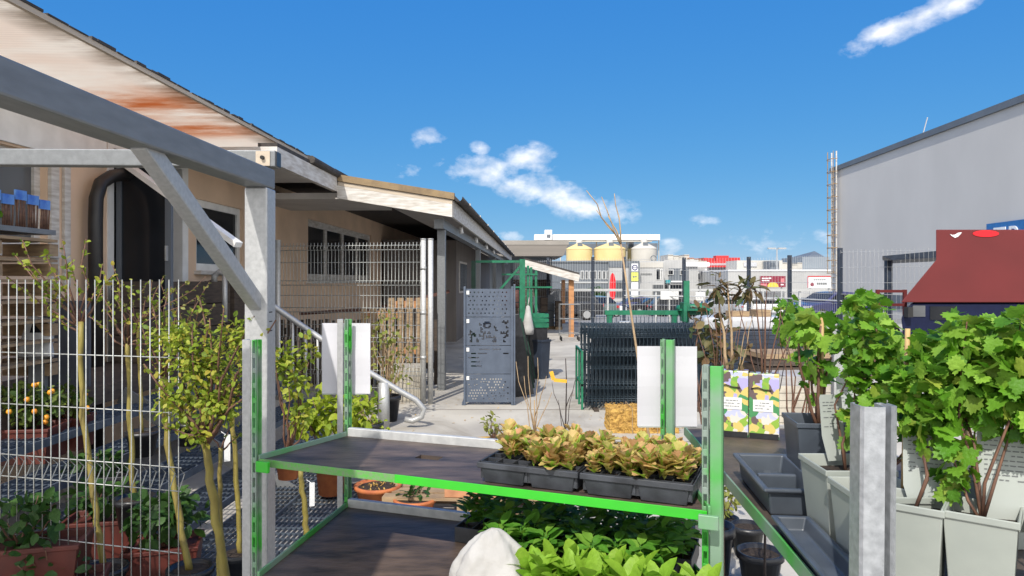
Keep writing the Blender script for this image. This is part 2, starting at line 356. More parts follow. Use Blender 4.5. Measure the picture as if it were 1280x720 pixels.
a = Vector((bl(1.88)+.001,1.86,zb+.02)); b = Vector((bl(2.63)+.001,2.64,1.56))
mb = MB(); mb.bar(a, b, .045, .055); bev(mb.build('brace', M['galv'], fr), .005)
mb = MB(); yc = 2.78          # cross beam, its open dark end at the right
mb.bar((-4.0,yc,2.150),(-.925,yc,2.128),.06,.064); bev(mb.build('cross_beam', M['galv_b'], fr), .004)
mb = MB(); mb.lohi((-.9245,yc-.026,2.100),(-.9205,yc+.026,2.156)); mb.build('open_end', M['black'], fr)
mb = MB(); mb.lohi((-1.0,yc-.034,2.099),(-.945,yc-.0305,2.157)); mb.build('bolt_plate', M['board'], fr)
mb = MB(); mb.tube([(-.972,yc-.033,2.130),(-.972,yc-.046,2.130)], .008, 8); mb.build('bolt', M['rubber'], fr)
mb = MB()
for k in range(3): mb.lohi((bl(2.66)+.0442,2.64,1.46+.035*k),(bl(2.66)+.0452,2.672,1.464+.035*k))
mb.build('measure_mark', M['rubber'], fr)
mb = MB(); mb.lohi((-2.9,-1.9,2.58),(-.96,1.27,2.61)); mb.build('added_shade_panel', M['board'], fr)  # unseen panel and supports, added to shade the left of both trolley shelves
for y in (-1.7,1.15): mb = MB(); mb.lohi((bl(y)-.03,y-.03,zt+.001),(bl(y)+.03,y+.03,2.579)); mb.build('added_panel_support', M['galv'], fr)

# ================================================================== plant trolley in the middle
ZU, ZL = 1.05, .775
FL, FR = on(325,575,ZU), on(884,641,ZU); BL, BR = on(434,545,ZU), on(842,580,ZU)
LFL = on(325,722,ZL); LSH = LFL-Vector((FL.x,FL.y,ZL))
lo = lambda p: Vector((p.x,p.y,ZL))+(LSH if p in (FL,FR) else Vector((0,0,0)))
ux = (FR-FL).normalized(); uy = (BL-FL).normalized(); ANG = math.atan2(ux.y, ux.x)
tr = thing('plant_trolley', 'steel plant trolley with green edged plywood shelves and low perforated posts', 'trolley', (*(FL+FR+BL+BR).xy/4, 0))
sh = MB().sheet([FL,FR,BR,BL], .014, 46, 18, [(i,j) for i in range(15,18) for j in range(9,11)]).build('upper_shelf', M['ply'], tr)
sl = MB().sheet([lo(FL),lo(FR),lo(BR),lo(BL)], .014, 40, 18, [(i,j) for i in range(19,21) for j in range(4,8)]).build('lower_shelf', M['ply'], tr)
for s, z in ((sh,ZU),(sl,ZL)):
    p = [Vector((q.x,q.y,z-.006)) for q in ((FL,FR,BR,BL) if z == ZU else [lo(q) for q in (FL,FR,BR,BL)])]
    def out(q, r, o, dz=.0): d = (r-q).normalized(); n = Vector((d.y,-d.x,0)); return (q+n*o+Vector((0,0,dz)), r+n*o+Vector((0,0,dz)))
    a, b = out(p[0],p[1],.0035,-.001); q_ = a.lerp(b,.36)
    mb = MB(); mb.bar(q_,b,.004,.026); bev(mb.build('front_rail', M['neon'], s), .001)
    mb = MB(); mb.bar(a,q_,.0036,.025); w_ = bev(mb.build('front_rail', M['green'], s), .001); w_['label'] = 'duller grey green end of the front rail'  # left stretch of the rail in a duller, greyer green
    a, b = out(p[2],p[3],.012,.012); mb = MB(); mb.bar(a,b,.022,.05); bev(mb.build('back_rail', M['galv_w'], s), .003)
    a, b = out(p[3],p[0],.006,.006); mb = MB(); mb.bar(a,b,.008,.034); bev(mb.build('side_rail', M['postg'], s), .002)
    a, b = out(p[1],p[2],.006,.006); mb = MB(); mb.bar(a,b,.008,.034); bev(mb.build('side_rail', M['postg'], s), .002)
# clips where the rails meet the posts
for (px,py,zz,nm) in ((330,588,ZU,'neon'),(884,655,ZU,'postg')):
    c = on(px,py-10,zz); mb = MB(); mb.box((c.x,c.y-.012,zz-.012),(.05,.012,.036),ANG); bev(mb.build('rail_clip', M[nm], tr), .002)
c = on(589,660,ZL); mb = MB(); mb.box((c.x+.0,c.y-.0,ZL+.012),(.028,.012,.06),ANG); bev(mb.build('rail_clip', M['galv_w'], tr), .002)
def slot_post(c, top, root, w=.042, face=1, name='post', fm='galv'):
    # pressed channel: a plain face, a ladder of slots on the flange beside it
    d = Vector((math.cos(ANG),math.sin(ANG),0)); n = Vector((-d.y,d.x,0)); c = Vector(c)
    mb = MB(); z0 = .14
    fc = c+d*(-face*.010)
    mb.box((fc.x,fc.y,(top+z0)/2),(w*.60,.006,top-z0),ANG)
    mb.box((*(fc-d*face*w*.29+n*.018).xy,(top+z0)/2),(.005,.030,top-z0),ANG)
    po = bev(mb.build(name, M[fm], root), .0015, 1); mb = MB()
    mb.box((*(c+d*face*w*.22+n*.014).xy,(top+z0)/2),(.004,.026,top-z0),ANG)
    q = c+d*(face*w*.36)+n*.004
    mb.box((*(q+n*.026+d*face*w*.0).xy,(top+z0)/2),(w*.30,.003,top-z0),ANG)
    mb.box((*(q+d*face*w*.12).xy,(top+z0)/2),(.004,.006,top-z0),ANG)
    z = z0
    while z < top:
        mb.box((*q.xy,z+.01),(w*.24,.005,.018 if z+.02<top else .004),ANG); z += .05
    bev(mb.build('slotted_flange', M['flange'], po), .001, 1); return po
pFL = on(311,575,ZU); TOP = dict(FL=1.452, FR=1.428, BL=1.50, BR=1.456)
slot_post(at(311,500,2.36), TOP['FL'], tr, .056, 1)
slot_post(at(890,500,1.835), TOP['FR'], tr, .050, -1, fm='postg')
slot_post(at(428,500,2.74), TOP['BL'], tr, .044, 1)
slot_post(at(833,500,2.32), TOP['BR'], tr, .038, -1, fm='postg')
mb = MB(); zc = .16
q = [Vector((p_.x,p_.y,zc)) for p_ in (FL,FR,BR,BL)]
for i in range(4): mb.bar(q[i],q[(i+1)%4],.03,.05)
mb.build('base_frame', M['galv'], tr)
for p_ in (FL,FR,BR,BL):
    mb = MB(); mb.tube([(p_.x-.018,p_.y,.065),(p_.x+.018,p_.y,.065)], .062, 16); w_ = mb.build('castor', M['rubber'], tr, True)
    mb = MB(); mb.lohi((p_.x-.03,p_.y-.02,.07),(p_.x-.022,p_.y+.02,.137)); mb.lohi((p_.x+.022,p_.y-.02,.07),(p_.x+.03,p_.y+.02,.137)); mb.lohi((p_.x-.03,p_.y-.02,.132),(p_.x+.03,p_.y+.02,.139)); mb.build('fork', M['galv'], w_)
# white sheets fixed behind the two rear posts
def sheet_sign(x0,x1,y0,y1,Y,label,ang):
    a, b = at(x0,y1,Y), at(x1,y1,Y); h = (y1-y0)/F*Y; w = (b-a).length; c = (a+b)/2
    r = thing('paper_sheet', label, 'sheet', (c.x,c.y,c.z), 0)
    mb = MB(); k = 8
    vs = []
    for j in range(k+1):
        for i in range(k+1):
            u, v = i/k-.5, j/k; vs.append((u*w, .004*math.cos(u*2.6)*(.4+v)+u*math.tan(ang)*w*.5+.0015*math.sin(9*v), v*h))
    fs = [(j*(k+1)+i,j*(k+1)+i+1,(j+1)*(k+1)+i+1,(j+1)*(k+1)+i) for j in range(k) for i in range(k)]
    mb.add(vs, fs); o = mb.build('sleeve', M['paper'], r, False, True)
    so = o.modifiers.new('thick','SOLIDIFY'); so.thickness = .0012
    mb = MB()
    mb.box((0,.002,-.002),(w*.98,.003,.004)); mb.build('sleeve_edge', M['tag'], r, False, True)
    return r
sheet_sign(402,463,404,492,2.785,'blank white sheet tied behind the left rear post of the plant trolley',-.1)
sheet_sign(797,871,433,533,2.36,'larger blank white sheet tied behind the right rear post, above the lettuces',-.1)

# ------------------------------------------------------------------ lettuce trays on the upper shelf
FD = ux; SD = Vector((-ux.y,ux.x,0))
TA = on(594,604,ZU); TB = on(868,637.5,ZU); td = (TB-TA).normalized(); tn = Vector((-td.y,td.x,0)); TANG = math.atan2(td.y,td.x)
TW = (TB-TA).length/2; TD = .235
def carry_tray(W_, D_, H_, root, m, wells=2):
    mb = MB(); t = .004
    # wells (sunken boxes) under a deck, then outer rim
    gap = .012; ww = (W_-gap*(wells+1))/wells
    for i in range(wells):
        x0 = -W_/2+gap+i*(ww+gap); x1 = x0+ww
        a = [(x0+.008,-D_/2+.014,.001),(x1-.008,-D_/2+.014,.001),(x1-.008,D_/2-.014,.001),(x0+.008,D_/2-.014,.001)]
        b = [(x0,-D_/2+.006,H_*.72),(x1,-D_/2+.006,H_*.72),(x1,D_/2-.006,H_*.72),(x0,D_/2-.006,H_*.72)]
        mb.add(a+b, [(3,2,1,0)]+[(k,(k+1)%4,(k+1)%4+4,k+4) for k in range(4)])
    z0, z1 = H_*.72, H_
    for (x0,y0,x1,y1) in ((-W_/2,-D_/2,W_/2,-D_/2+t),(-W_/2,D_/2-t,W_/2,D_/2),(-W_/2,-D_/2+t,-W_/2+t,D_/2-t),(W_/2-t,-D_/2+t,W_/2,D_/2-t)):
        mb.lohi((x0,y0,z0),(x1,y1,z1))
    return bev(mb.build('tray_shell', m, root, False, True), .002, 1)
def cell_pack(root, nx, ny, cw, h, m):
    mb = MB(); W_, D_ = nx*cw, ny*cw
    mb.lohi((-W_/2,-D_/2,.001),(W_/2,D_/2,.004))
    for i in range(nx+1): mb.box((-W_/2+i*cw, 0, h/2),(.004,D_-.001,h))
    for j in range(ny+1): mb.box((0,-D_/2+j*cw, h/2+.0005),(W_-.001,.0035,h-.003))
    p = mb.build('cell_pack', m, root, False, True); return p
def lettuce(rng, n, size, shape=FRILL, up=.9, tip=None, wid=.8):
    mb = MB()
    for k in range(n):
        a = k*2.4+rng.uniform(-.4,.4); t = (k+.5)/n; el = .55+.8*rng.random()
        d = Vector((math.cos(a)*math.cos(el), math.sin(a)*math.cos(el), math.sin(el)))
        leaf(mb, Vector((rng.uniform(-.01,.01),rng.uniform(-.01,.01),.002+.05*rng.random())), d, Vector((-d.x,-d.y,.7)), size*rng.uniform(.7,1.25), shape, rng, rng.uniform(-.05,.55), rng.uniform(.15,.5), 0, tip, wid)
    return mb
WAVY = [(0,0),(.12,.15),(.20,.32),(.34,.48),(.31,.60),(.42,.74),(.33,.88),(.20,.93),(.12,1.02),(-.02,.97),(-.14,1.03),(-.24,.92),(-.36,.86),(-.40,.70),(-.30,.60),(-.35,.46),(-.20,.32),(-.12,.15)]
LET = [lettuce(R, 30, .039, WAVY, .9, .84, .85) for _ in range(8)]
LETM = [m_.build('lettuce', [L['lettr'],L['tipr']], None, True) for m_ in LET]
LETD = [o.data for o in LETM]
for o in LETM: bpy.data.objects.remove(o)
rowname = ['front','back']; colname = ['left','right']
for t in range(2):
    c = TA+td*(TW*(t+.5))+tn*(TD/2+.004)
    r = thing('carry_tray', ('left' if t == 0 else 'right')+' one of two black carry trays of red lettuces on the green edged shelf', 'tray', (c.x,c.y,ZU+.001), TANG)
    carry_tray(TW-.005, TD, .062, r, M['tray'])
    CW = (TW-.022)/6
    for j in range(2):
        for i in range(2):
            lp = Vector(((i-.5)*CW*3.02, (j-.5)*(CW*2.12), 0)); wp = c+td*lp.x+tn*lp.y
            empty = (t == 0 and i == 0 and j == 0)
            pk = thing('seedling_pack', (f'black cell pack with reddish lettuces, {rowname[j]} {colname[i]} in the {colname[t]} tray' if not empty else 'half empty black cell pack at the front left corner of the left carry tray'),
                       'seedling pack', (wp.x,wp.y,ZU+.012), TANG, 'lettuce packs in the black carry trays')
            cell_pack(pk, 3, 2, CW, .052, M['tray'])
            ms = MB()
            for a in range(3):
                for b in range(2):
                    x, y = (a-1)*CW, (b-.5)*CW
                    if empty and (b == 0 or a == 0): continue
                    ms.box((x,y,.036),(CW*.88,CW*.88,.012))
                    o = bpy.data.objects.new('lettuce', R.choice(LETD)); COL.objects.link(o); o.parent = pk
                    o.location = (x+R.uniform(-.006,.006), y+R.uniform(-.006,.006), .042); o.rotation_euler = (R.uniform(-.2,.2),R.uniform(-.2,.2),R.uniform(0,6.3)); o.scale = [R.uniform(.8,1.25)]*3
            ms.build('soil', M['soil'], pk, False, True)
# ------------------------------------------------------------------ seedlings on the lower shelf
def seedling(rng, n, size, h, shape):
    mb = MB()
    mb.tube([(0,0,0),(.003,0,h)], .0016, 4)
    for k in range(n):
        a = k*2.4+rng.uniform(-.4,.4); z = h*(.35+.65*k/n); el = rng.uniform(-.1,.75)
        d = Vector((math.cos(a)*math.cos(el), math.sin(a)*math.cos(el), math.sin(el)))
        leaf(mb, Vector((0,0,z))+d*.008, d, Vector((-d.x*.4,-d.y*.4,1)), size*rng.uniform(.7,1.25), shape, rng, rng.uniform(0,.4), rng.uniform(.1,.35))
    return mb
def data(mbs, name, m):
    res = []
    for x in mbs:
        o = x.build(name, m, None, True); res.append(o.data); bpy.data.objects.remove(o)
    return res
BAS = data([seedling(R, 18, .047, .085, OVAL) for _ in range(5)], 'seedling', L['basil'])
LGR = data([lettuce(R, 12, .064, OVAL, .9, None, .95) for _ in range(5)], 'lettuce', L['lettg'])
def pack_at(u, v, label, kind, nx, ny, cw, group, rng=R, nm='seedling'):
    c = Vector((FL.x,FL.y,ZL))+ux*u+SD*v
    pk = thing('seedling_pack', label, 'seedling pack', (c.x,c.y,ZL+.001), ANG, group)
    cell_pack(pk, nx, ny, cw, .052, M['tray'])
    ms = MB()
    for a in range(nx):
        for b in range(ny):
            x, y = (a-(nx-1)/2)*cw, (b-(ny-1)/2)*cw
            ms.box((x,y,.036),(cw*.88,cw*.88,.012))
            o = bpy.data.objects.new(nm, rng.choice(kind)); COL.objects.link(o); o.parent = pk
            o.location = (x+rng.uniform(-.005,.005), y+rng.uniform(-.005,.005), .042); o.rotation_euler = (rng.uniform(-.2,.2),rng.uniform(-.2,.2),rng.uniform(0,6.3)); o.scale = [rng.uniform(.8,1.2)]*3
    ms.build('soil', M['soil'], pk, False, True)
cols4 = ['first from the left','second from the left','third from the left','rightmost']
for i in range(4):
    pack_at(.70+i*.195, .335, f'shaded dark green seedlings, back row on the lower shelf, {cols4[i]}', BAS, 3, 3, .062, 'dark seedling packs on the lower shelf')
for i in range(3):
    pack_at(.86+i*.195, .15, f'shaded dark green seedlings, middle row on the lower shelf, {["left","middle","right"][i]} pack', BAS, 3, 3, .062, 'dark seedling packs on the lower shelf')
for i in range(3):
    pack_at(1.03+i*.185, -.045, f'bright lettuce pack in the sun at the shelf front, {["left","middle","right"][i]} of three', LGR, 3, 2, .061, 'bright lettuce packs at the front of the lower shelf', nm='lettuce')
# white sack in front
c = on(618,722,ZL+.04); mb = MB(); n = 26; rr = random.Random(5)
vs = []; rings = [(1.0,0),(1.12,.03),(1.05,.07),(.82,.115),(.52,.15),(.24,.178),(.03,.185)]
for r_, z in rings:
    for j in range(n):
        a = 2*math.pi*j/n; w = .78+.38*abs(math.sin(2.5*a+.8+z*3))**.7+.10*abs(math.sin(5.5*a+z*9))+rr.uniform(-.03,.03)
        vs.append((c.x+.10*r_*w*math.cos(a)+.10*z*-.3, c.y-.02+.062*r_*w*math.sin(a), ZL+.002+z+rr.uniform(-.004,.004)))
mb.add(vs, [(i*n+j,i*n+(j+1)%n,(i+1)*n+(j+1)%n,(i+1)*n+j) for i in range(len(rings)-1) for j in range(n)]+[tuple(range((len(rings)-1)*n, len(rings)*n))])
sk_ = thing('cloth_sack', 'crumpled white cloth sack with a peaked top on the lower shelf', 'sack', (c.x,c.y,ZL))
o = mb.build('sack_cloth', M['sack'], sk_, True)
o.modifiers.new('s','SUBSURF').render_levels = 2
tx = bpy.data.textures.new('creases','CLOUDS'); tx.noise_scale = .03
d_ = o.modifiers.new('creases','DISPLACE'); d_.texture = tx; d_.strength = .012; d_.texture_coords = 'LOCAL'

# ================================================================== right hand trolley, running away from the camera
rt = thing('plant_trolley', 'right hand trolley shelf crowded with square pots behind a tall channel post', 'trolley', (.95,2.0,0))
A, B, C_, D = Vector((.592,1.15,ZU)), Vector((1.20,1.12,ZU)), Vector((1.32,2.86,ZU)), Vector((.705,2.86,ZU))
sh2 = MB().sheet([A,B,C_,D], .014, 6, 10).build('upper_shelf', M['plywarm'], rt)
mb = MB(); mb.bar(A+Vector((-.004,0,-.008)), D+Vector((-.004,0,-.008)), .006, .036); bev(mb.build('side_rail', M['postg'], sh2), .0015)
mb = MB(); mb.bar(D+Vector((0,.006,-.004)), C_+Vector((0,.006,-.004)), .006, .036); bev(mb.build('back_rail', M['galv'], sh2), .0015)
mb = MB(); mb.bar(B+Vector((.006,0,-.004)), C_+Vector((.006,0,-.004)), .006, .036); bev(mb.build('side_rail', M['galv'], sh2), .0015)
sh3 = MB().sheet([Vector((p_.x,p_.y,.28)) for p_ in (A,B,C_,D)], .014, 4, 4).build('lower_shelf', M['plywarm'], rt)
mb = MB(); mb.bar((A.x-.004,A.y,.275),(D.x-.004,D.y,.275),.006,.036); mb.build('side_rail', M['postg'], sh3)
def c_post(px, top, Y, w, name='post', zb=.05, lean=.012, m='galv'):
    c = at(px,600,Y); mb = MB(); n = 13; pts = []
    pts = [(-w*.38,.030),(-w/2,.026),(-w/2,-.010),(-w*.44,-.017),(-w*.12,-.021),(w*.10,-.021),(w*.14,-.015),(w*.17,.020),(w*.33,.022),(w*.36,-.008),(w*.42,-.014),(w/2,-.010),(w/2,.02)]
    k = len(pts); vs = [(c.x+x,c.y+y,zb) for x,y in pts]+[(c.x+x+lean,c.y+y,top) for x,y in pts]
    mb.add(vs, [(i,i+1,k+i+1,k+i) for i in range(k-1)]); o = mb.build(name, M[m], rt)
    s_ = o.modifiers.new('t','SOLIDIFY'); s_.thickness = .003; return o
c_post(1086, 1.432, 1.235, .064, m='galv_s')
mb = MB()
for (x,y,tz) in ((1.22,1.10,1.43),(1.33,2.88,1.40),(.775,2.885,1.04)):
    mb = MB(); mb.box((x,y,tz/2+.05),(.04,.03,tz-.1)); bev(mb.build('post', M['galv'], rt), .002)
for (x,y) in ((.62,1.25),(1.2,1.2),(1.28,2.8),(.74,2.8)):
    mb = MB(); mb.tube([(x-.018,y,.06),(x+.018,y,.06)], .055, 14); mb.build('castor', M['rubber'], rt, True)

# --- square pots
def text_rows(mb, c, ex, ez, n, rows, w, h, rng, off=.0012):
    c = Vector(c)
    for r_ in range(rows):
        x = -w/2; z = h/2-h*(r_+.5)/rows
        while x < w/2-.004:
            l = min(rng.uniform(.004,.014), w/2-x)
            if rng.random() < .8:
                p = c+ex*(x+l/2)+ez*z+n*off
                mb.add([p-ex*l/2-ez*h*.11/rows, p+ex*l/2-ez*h*.11/rows, p+ex*l/2+ez*h*.11/rows, p-ex*l/2+ez*h*.11/rows], [(0,1,2,3)])
            x += l+.003
def pot_tag(root, x, y, z, w, h, rz, lean=.25, text=True):
    ex = Vector((math.cos(rz),math.sin(rz),0)); n = Vector((math.sin(rz),-math.cos(rz),0)); ez = (Vector((0,0,1))-n*lean).normalized()
    n2 = ex.cross(ez).normalized()
    c = Vector((x,y,z)); mb = MB(); t = .0012; k = 6
    outl = [(-w*.30,-.04),(w*.30,-.04),(w/2,.02),(w/2,h*.93),(w*.44,h),(-w*.44,h),(-w/2,h*.93),(-w/2,.02)]
    mb.prism(outl, c, ex, ez, n2, -t); o = mb.build('plant_label', M['tag'], root, False, True)
    if text:
        mb = MB(); rg = random.Random(int(x*1e5)+3)
        text_rows(mb, c+ez*(h*.60), ex, ez, n2, 9, w*.78, h*.55, rg)
        mb.build('print', M['ink'], o, False, True)
    return o
def shrub(root, c, rad, n, ln, lm, shape, stems, rng, sm='bark', base=(0,0,.1), up=.35, lo_=.3, r0=.006):
    mb = MB(); tips = []
    for _ in range(stems):
        q = rdir(rng); q.z = abs(q.z); tips.append((c[0]+q.x*rad[0]*.75, c[1]+q.y*rad[1]*.75, c[2]+q.z*rad[2]*.8))
    pl = list(twigs(mb, base, tips, r0, .0018, rng, .05)); mb.build('stem', M[sm], root, True, True)
    mb = MB(); cloud(mb, c, rad, n, ln, shape, rng, up, lo_)
    for p_ in pl: leaves_on(mb, p_, max(3, n//(stems*5)), ln, shape, rng, .55)
    return mb.build('foliage', L[lm], root, True, True)
r1 = random.Random(21)
def currant(label, loc, w, h, rz, potm, crowns, taginfo=None, cane=None, ln=.046, group='square potted currants on the right hand trolley'):
    t = thing('potted_currant', label, 'potted plant', loc, rz, group)
    square_pot(t, w, h, M[potm])
    mb = MB(); tips = []; lm = MB()
    for (cx,cy,cz,rx,ry,rz_,n) in crowns:
        for k in range(1 if n > 30 else 0):
            q = rdir(r1); tips.append((cx+q.x*rx*.7, cy+q.y*ry*.7, cz+q.z*rz_*.7))
        cloud(lm, (cx,cy,cz), (rx,ry,rz_), n, ln, LOBED, r1, .55, .35)
    for p_ in twigs(mb, (0,0,h*.83), tips, .0036, .0014, r1, .07): leaves_on(lm, p_, 7, ln, LOBED, r1, .4)
    mb.build('stem', M['twig'], t, True, True); lm.build('foliage', L['currant'], t, True, True)
    for c in (cane or []): mb = MB(); mb.tube([(c[0],c[1],h*.7),(c[0]+c[2],c[1]+c[3],c[4])], .0052, 8); mb.build('cane', M['bamboo'], t, True, True)
    for g in (taginfo or []): pot_tag(t, *g)
    return t
ZP = ZU+.001
PH = .172; PZ = ZP+.006
def P_(px,py,zz): return on(px,py,zz)
# pot 1 and 2 along the shelf edge, pots 3-5 turned
c1 = Vector((.785,1.655,ZP)); c2 = Vector((.765,1.470,ZP))
currant('pale grey square pot at the left of its row with a tall slim currant bush', c1, .162, PH+.002, -.02, 'palepot',
        [(.06,-.02,.36,0.069,.08,0.081,162),(.05,.0,.45,0.074,.08,0.081,178),(.05,.0,.26,0.053,.06,0.057,85),(.03,.0,.54,0.032,.03,0.057,34)], [(.0,.065,.20,.06,.12,.2,.12)], [(.05,.03,.0,.0,.56)], .026)
currant('pale grey square pot beside the channel post with striped leaf shadows on its side', c2, .150, PH-.002, -.03, 'palepot',
        [(.07,-.03,.38,0.058,.06,0.092,111),(.10,.0,.30,0.053,.05,0.057,66)], None, [(.045,-.01,.01,.0,.50)], .026)
c3 = Vector((.800,1.395,ZP)); c4 = Vector((.885,1.325,ZP)); c5 = Vector((.990,1.245,ZP))
currant('pale grey pot right of the channel post holding a card label with printed lines', c3+Vector((-.01,-.01,0)), .118, PH, -.66, 'palepot',
        [(.01,0.045,0.35,0.074,0.068,0.075,153),(.02,0.036,.40,0.074,0.068,0.069,142)], [(.018,.046,.165,.085,.14,.25,.12)], None, .027)
currant('pale green grey pot under the big currant bush holding a wide label', c4, .122, PH, -.66, 'palepot',
        [(.05,0.054,0.38,0.117,0.085,0.075,280),(.02,0.045,.42,0.127,0.085,0.081,280),(.0,0.045,0.37,0.074,0.051,0.057,45),(-.05,0.013,0.25,0.021,0.025,0.075,34),(.06,0.045,.50,0.053,0.043,0.052,51),(-.04,0.045,.49,0.042,0.034,0.057,39)], [(.040,.046,.165,.10,.15,.25,.12)], None, .028)
currant('pale blue pot at the right edge with a bamboo cane beside its currant bush', c5, .125, PH-.004, -.60, 'palepot',
        [(.10,0.045,0.39,0.106,0.085,0.075,204),(.04,0.063,0.33,0.106,0.085,0.075,178),(.06,0.036,.43,0.074,0.060,0.057,111),(.10,0.045,.50,0.053,0.034,0.057,60),(.0,0.054,.48,0.042,0.034,0.057,36)], [(.055,.046,.16,.08,.11,.3,.3)], [(-.02,.02,.07,.0,.36)], .028)
t_ = thing('potted_currant', 'square potted currant at the back of the right hand trolley', 'potted plant', (1.08,1.62,ZP), .1, 'square potted currants on the right hand trolley')
square_pot(t_, .15, PH, M['palepot']); shrub(t_, (.02,.05,.42), (.13,.12,.08), 260, .039, 'currant', LOBED, 5, r1, 'paletwig', (0,0,.14), .5)
# dark square pots behind
d1 = thing('potted_currant', 'dark blue grey square pot with a young leafy currant tied to a cane', 'potted plant', (.880,2.02,ZP), -.12, 'dark square pots behind the black tray')
square_pot(d1, .165, .205, M['greypot'])
mb = MB(); lm = MB()
for p_ in twigs(mb, (.0,0,.17), [(-.02,.0,.33),(.035,.0,.38),(-.055,.0,.42),(.0,-.02,.47)], .006, .003, r1, .05): leaves_on(lm, p_, 3, .05, LOBED, r1, .4)
cloud(lm, (.01,0,.455), (.09,.06,.035), 36, .045, LOBED, r1, .8, .3); cloud(lm, (-.03,-.02,.36), (.05,.04,.02), 8, .05, LOBED, r1, .8, .3)
mb.build('stem', M['twig'], d1, True, True); lm.build('foliage', L['currant'], d1, True, True)
mb = MB(); mb.tube([(.01,.01,.15),(.012,.01,.50)], .006, 8); mb.build('cane', M['bamboo'], d1, True, True)
d2 = thing('potted_currant', 'second dark blue grey square pot with a tall card label, nearer the far right', 'potted plant', (1.03,2.10,ZP), .2, 'dark square pots behind the black tray')
square_pot(d2, .15, .165, M['greypot']); pot_tag(d2, -.035,-.01,.15,.062,.17,-.2,.1)
shrub(d2, (.07,.03,.44), (.07,.08,.12), 130, .034, 'currant', LOBED, 4, r1, 'twig', (0,0,.14), .5)
# black plant tray, empty, at the shelf edge
bt = thing('plant_tray', 'empty black moulded plant tray with two wells at the shelf edge', 'tray', (.735,1.955,ZP), -.10)
mb = MB(); w, d, h = .155, .37, .075
def ring(s, z, sx=0, sy=0): return [(-w/2+s,-d/2+s,z),(w/2-s,-d/2+s,z),(w/2-s,d/2-s,z),(-w/2+s,d/2-s,z)]
vs = ring(.018,.001)+ring(.010,h-.012)+ring(-.004,h-.012)+ring(-.004,h)+ring(.012,h)+ring(.024,.008)
fs = [(3,2,1,0)]+[(k*4+i,k*4+(i+1)%4,(k+1)*4+(i+1)%4,(k+1)*4+i) for k in range(5) for i in range(4)]+[(20,21,22,23)]
mb.add(vs, fs); mb.box((0,0,h*.45),(w-.05,.016,h*.8)); 
for s in (-1,1): mb.lathe((0,s*d*.25,.006),[(.05,.03),(.045,.004),(.03,.02),(.012,.024),(.001,.024)], 16)
bev(mb.build('tray_shell', M['greypot'], bt, False, True), .006, 3)
b2 = thing('plant_tray', 'blue grey tray under the pale square pots at the shelf edge', 'tray', (.648,1.46,ZP), -.09)
mb = MB(); w, d, h = .085, .46, .036
vs = ring(.012,.001)+ring(.006,h-.008)+ring(-.004,h-.008)+ring(-.004,h)+ring(.010,h)+ring(.018,.006)
mb.add(vs, fs); bev(mb.build('tray_shell', M['greypot'], b2, False, True), .004, 2)
# boxed shrubs in flower printed sleeves
pr = [(.60,.66,.40),(.26,.42,.06),(.42,.38,.66),(.66,.62,.55),(.07,.26,.10),(.62,.50,.16),(.50,.52,.72),(.20,.38,.07),(.14,.10,.10)]
def print_mat(seed):
    m, nt, p = nodes('flower_print'); tc = nt.nodes.new('ShaderNodeTexCoord'); mp = nt.nodes.new('ShaderNodeMapping'); mp.inputs['Location'].default_value = (seed*1.7,0,seed)
    n = nt.nodes.new('ShaderNodeTexNoise'); n.inputs['Scale'].default_value = 22; v = nt.nodes.new('ShaderNodeTexVoronoi'); v.inputs['Scale'].default_value = 34; v.inputs['Randomness'].default_value = 1
    mx = nt.nodes.new('ShaderNodeMix'); mx.data_type = 'RGBA'; mx.blend_type = 'LINEAR_LIGHT'; mx.inputs['Factor'].default_value = .03
    nt.links.new(tc.outputs['Object'], mp.inputs['Vector']); nt.links.new(mp.outputs['Vector'], n.inputs['Vector']); nt.links.new(mp.outputs['Vector'], mx.inputs['A']); nt.links.new(n.outputs['Color'], mx.inputs['B']); nt.links.new(mx.outputs['Result'], v.inputs['Vector'])
    sp = nt.nodes.new('ShaderNodeSeparateColor'); nt.links.new(v.outputs['Color'], sp.inputs['Color']); r = nt.nodes.new('ShaderNodeValToRGB'); r.color_ramp.interpolation = 'CONSTANT'
    el = r.color_ramp.elements
    while len(el) < len(pr): el.new(.5)
    for i, c in enumerate(pr): el[i].position = i/len(pr); el[i].color = (*c,1)
    nt.links.new(sp.outputs[0], r.inputs['Fac']); nt.links.new(r.outputs['Color'], p.inputs['Base Color']); p.inputs['Roughness'].default_value = .35
    return m
PM = print_mat(1)
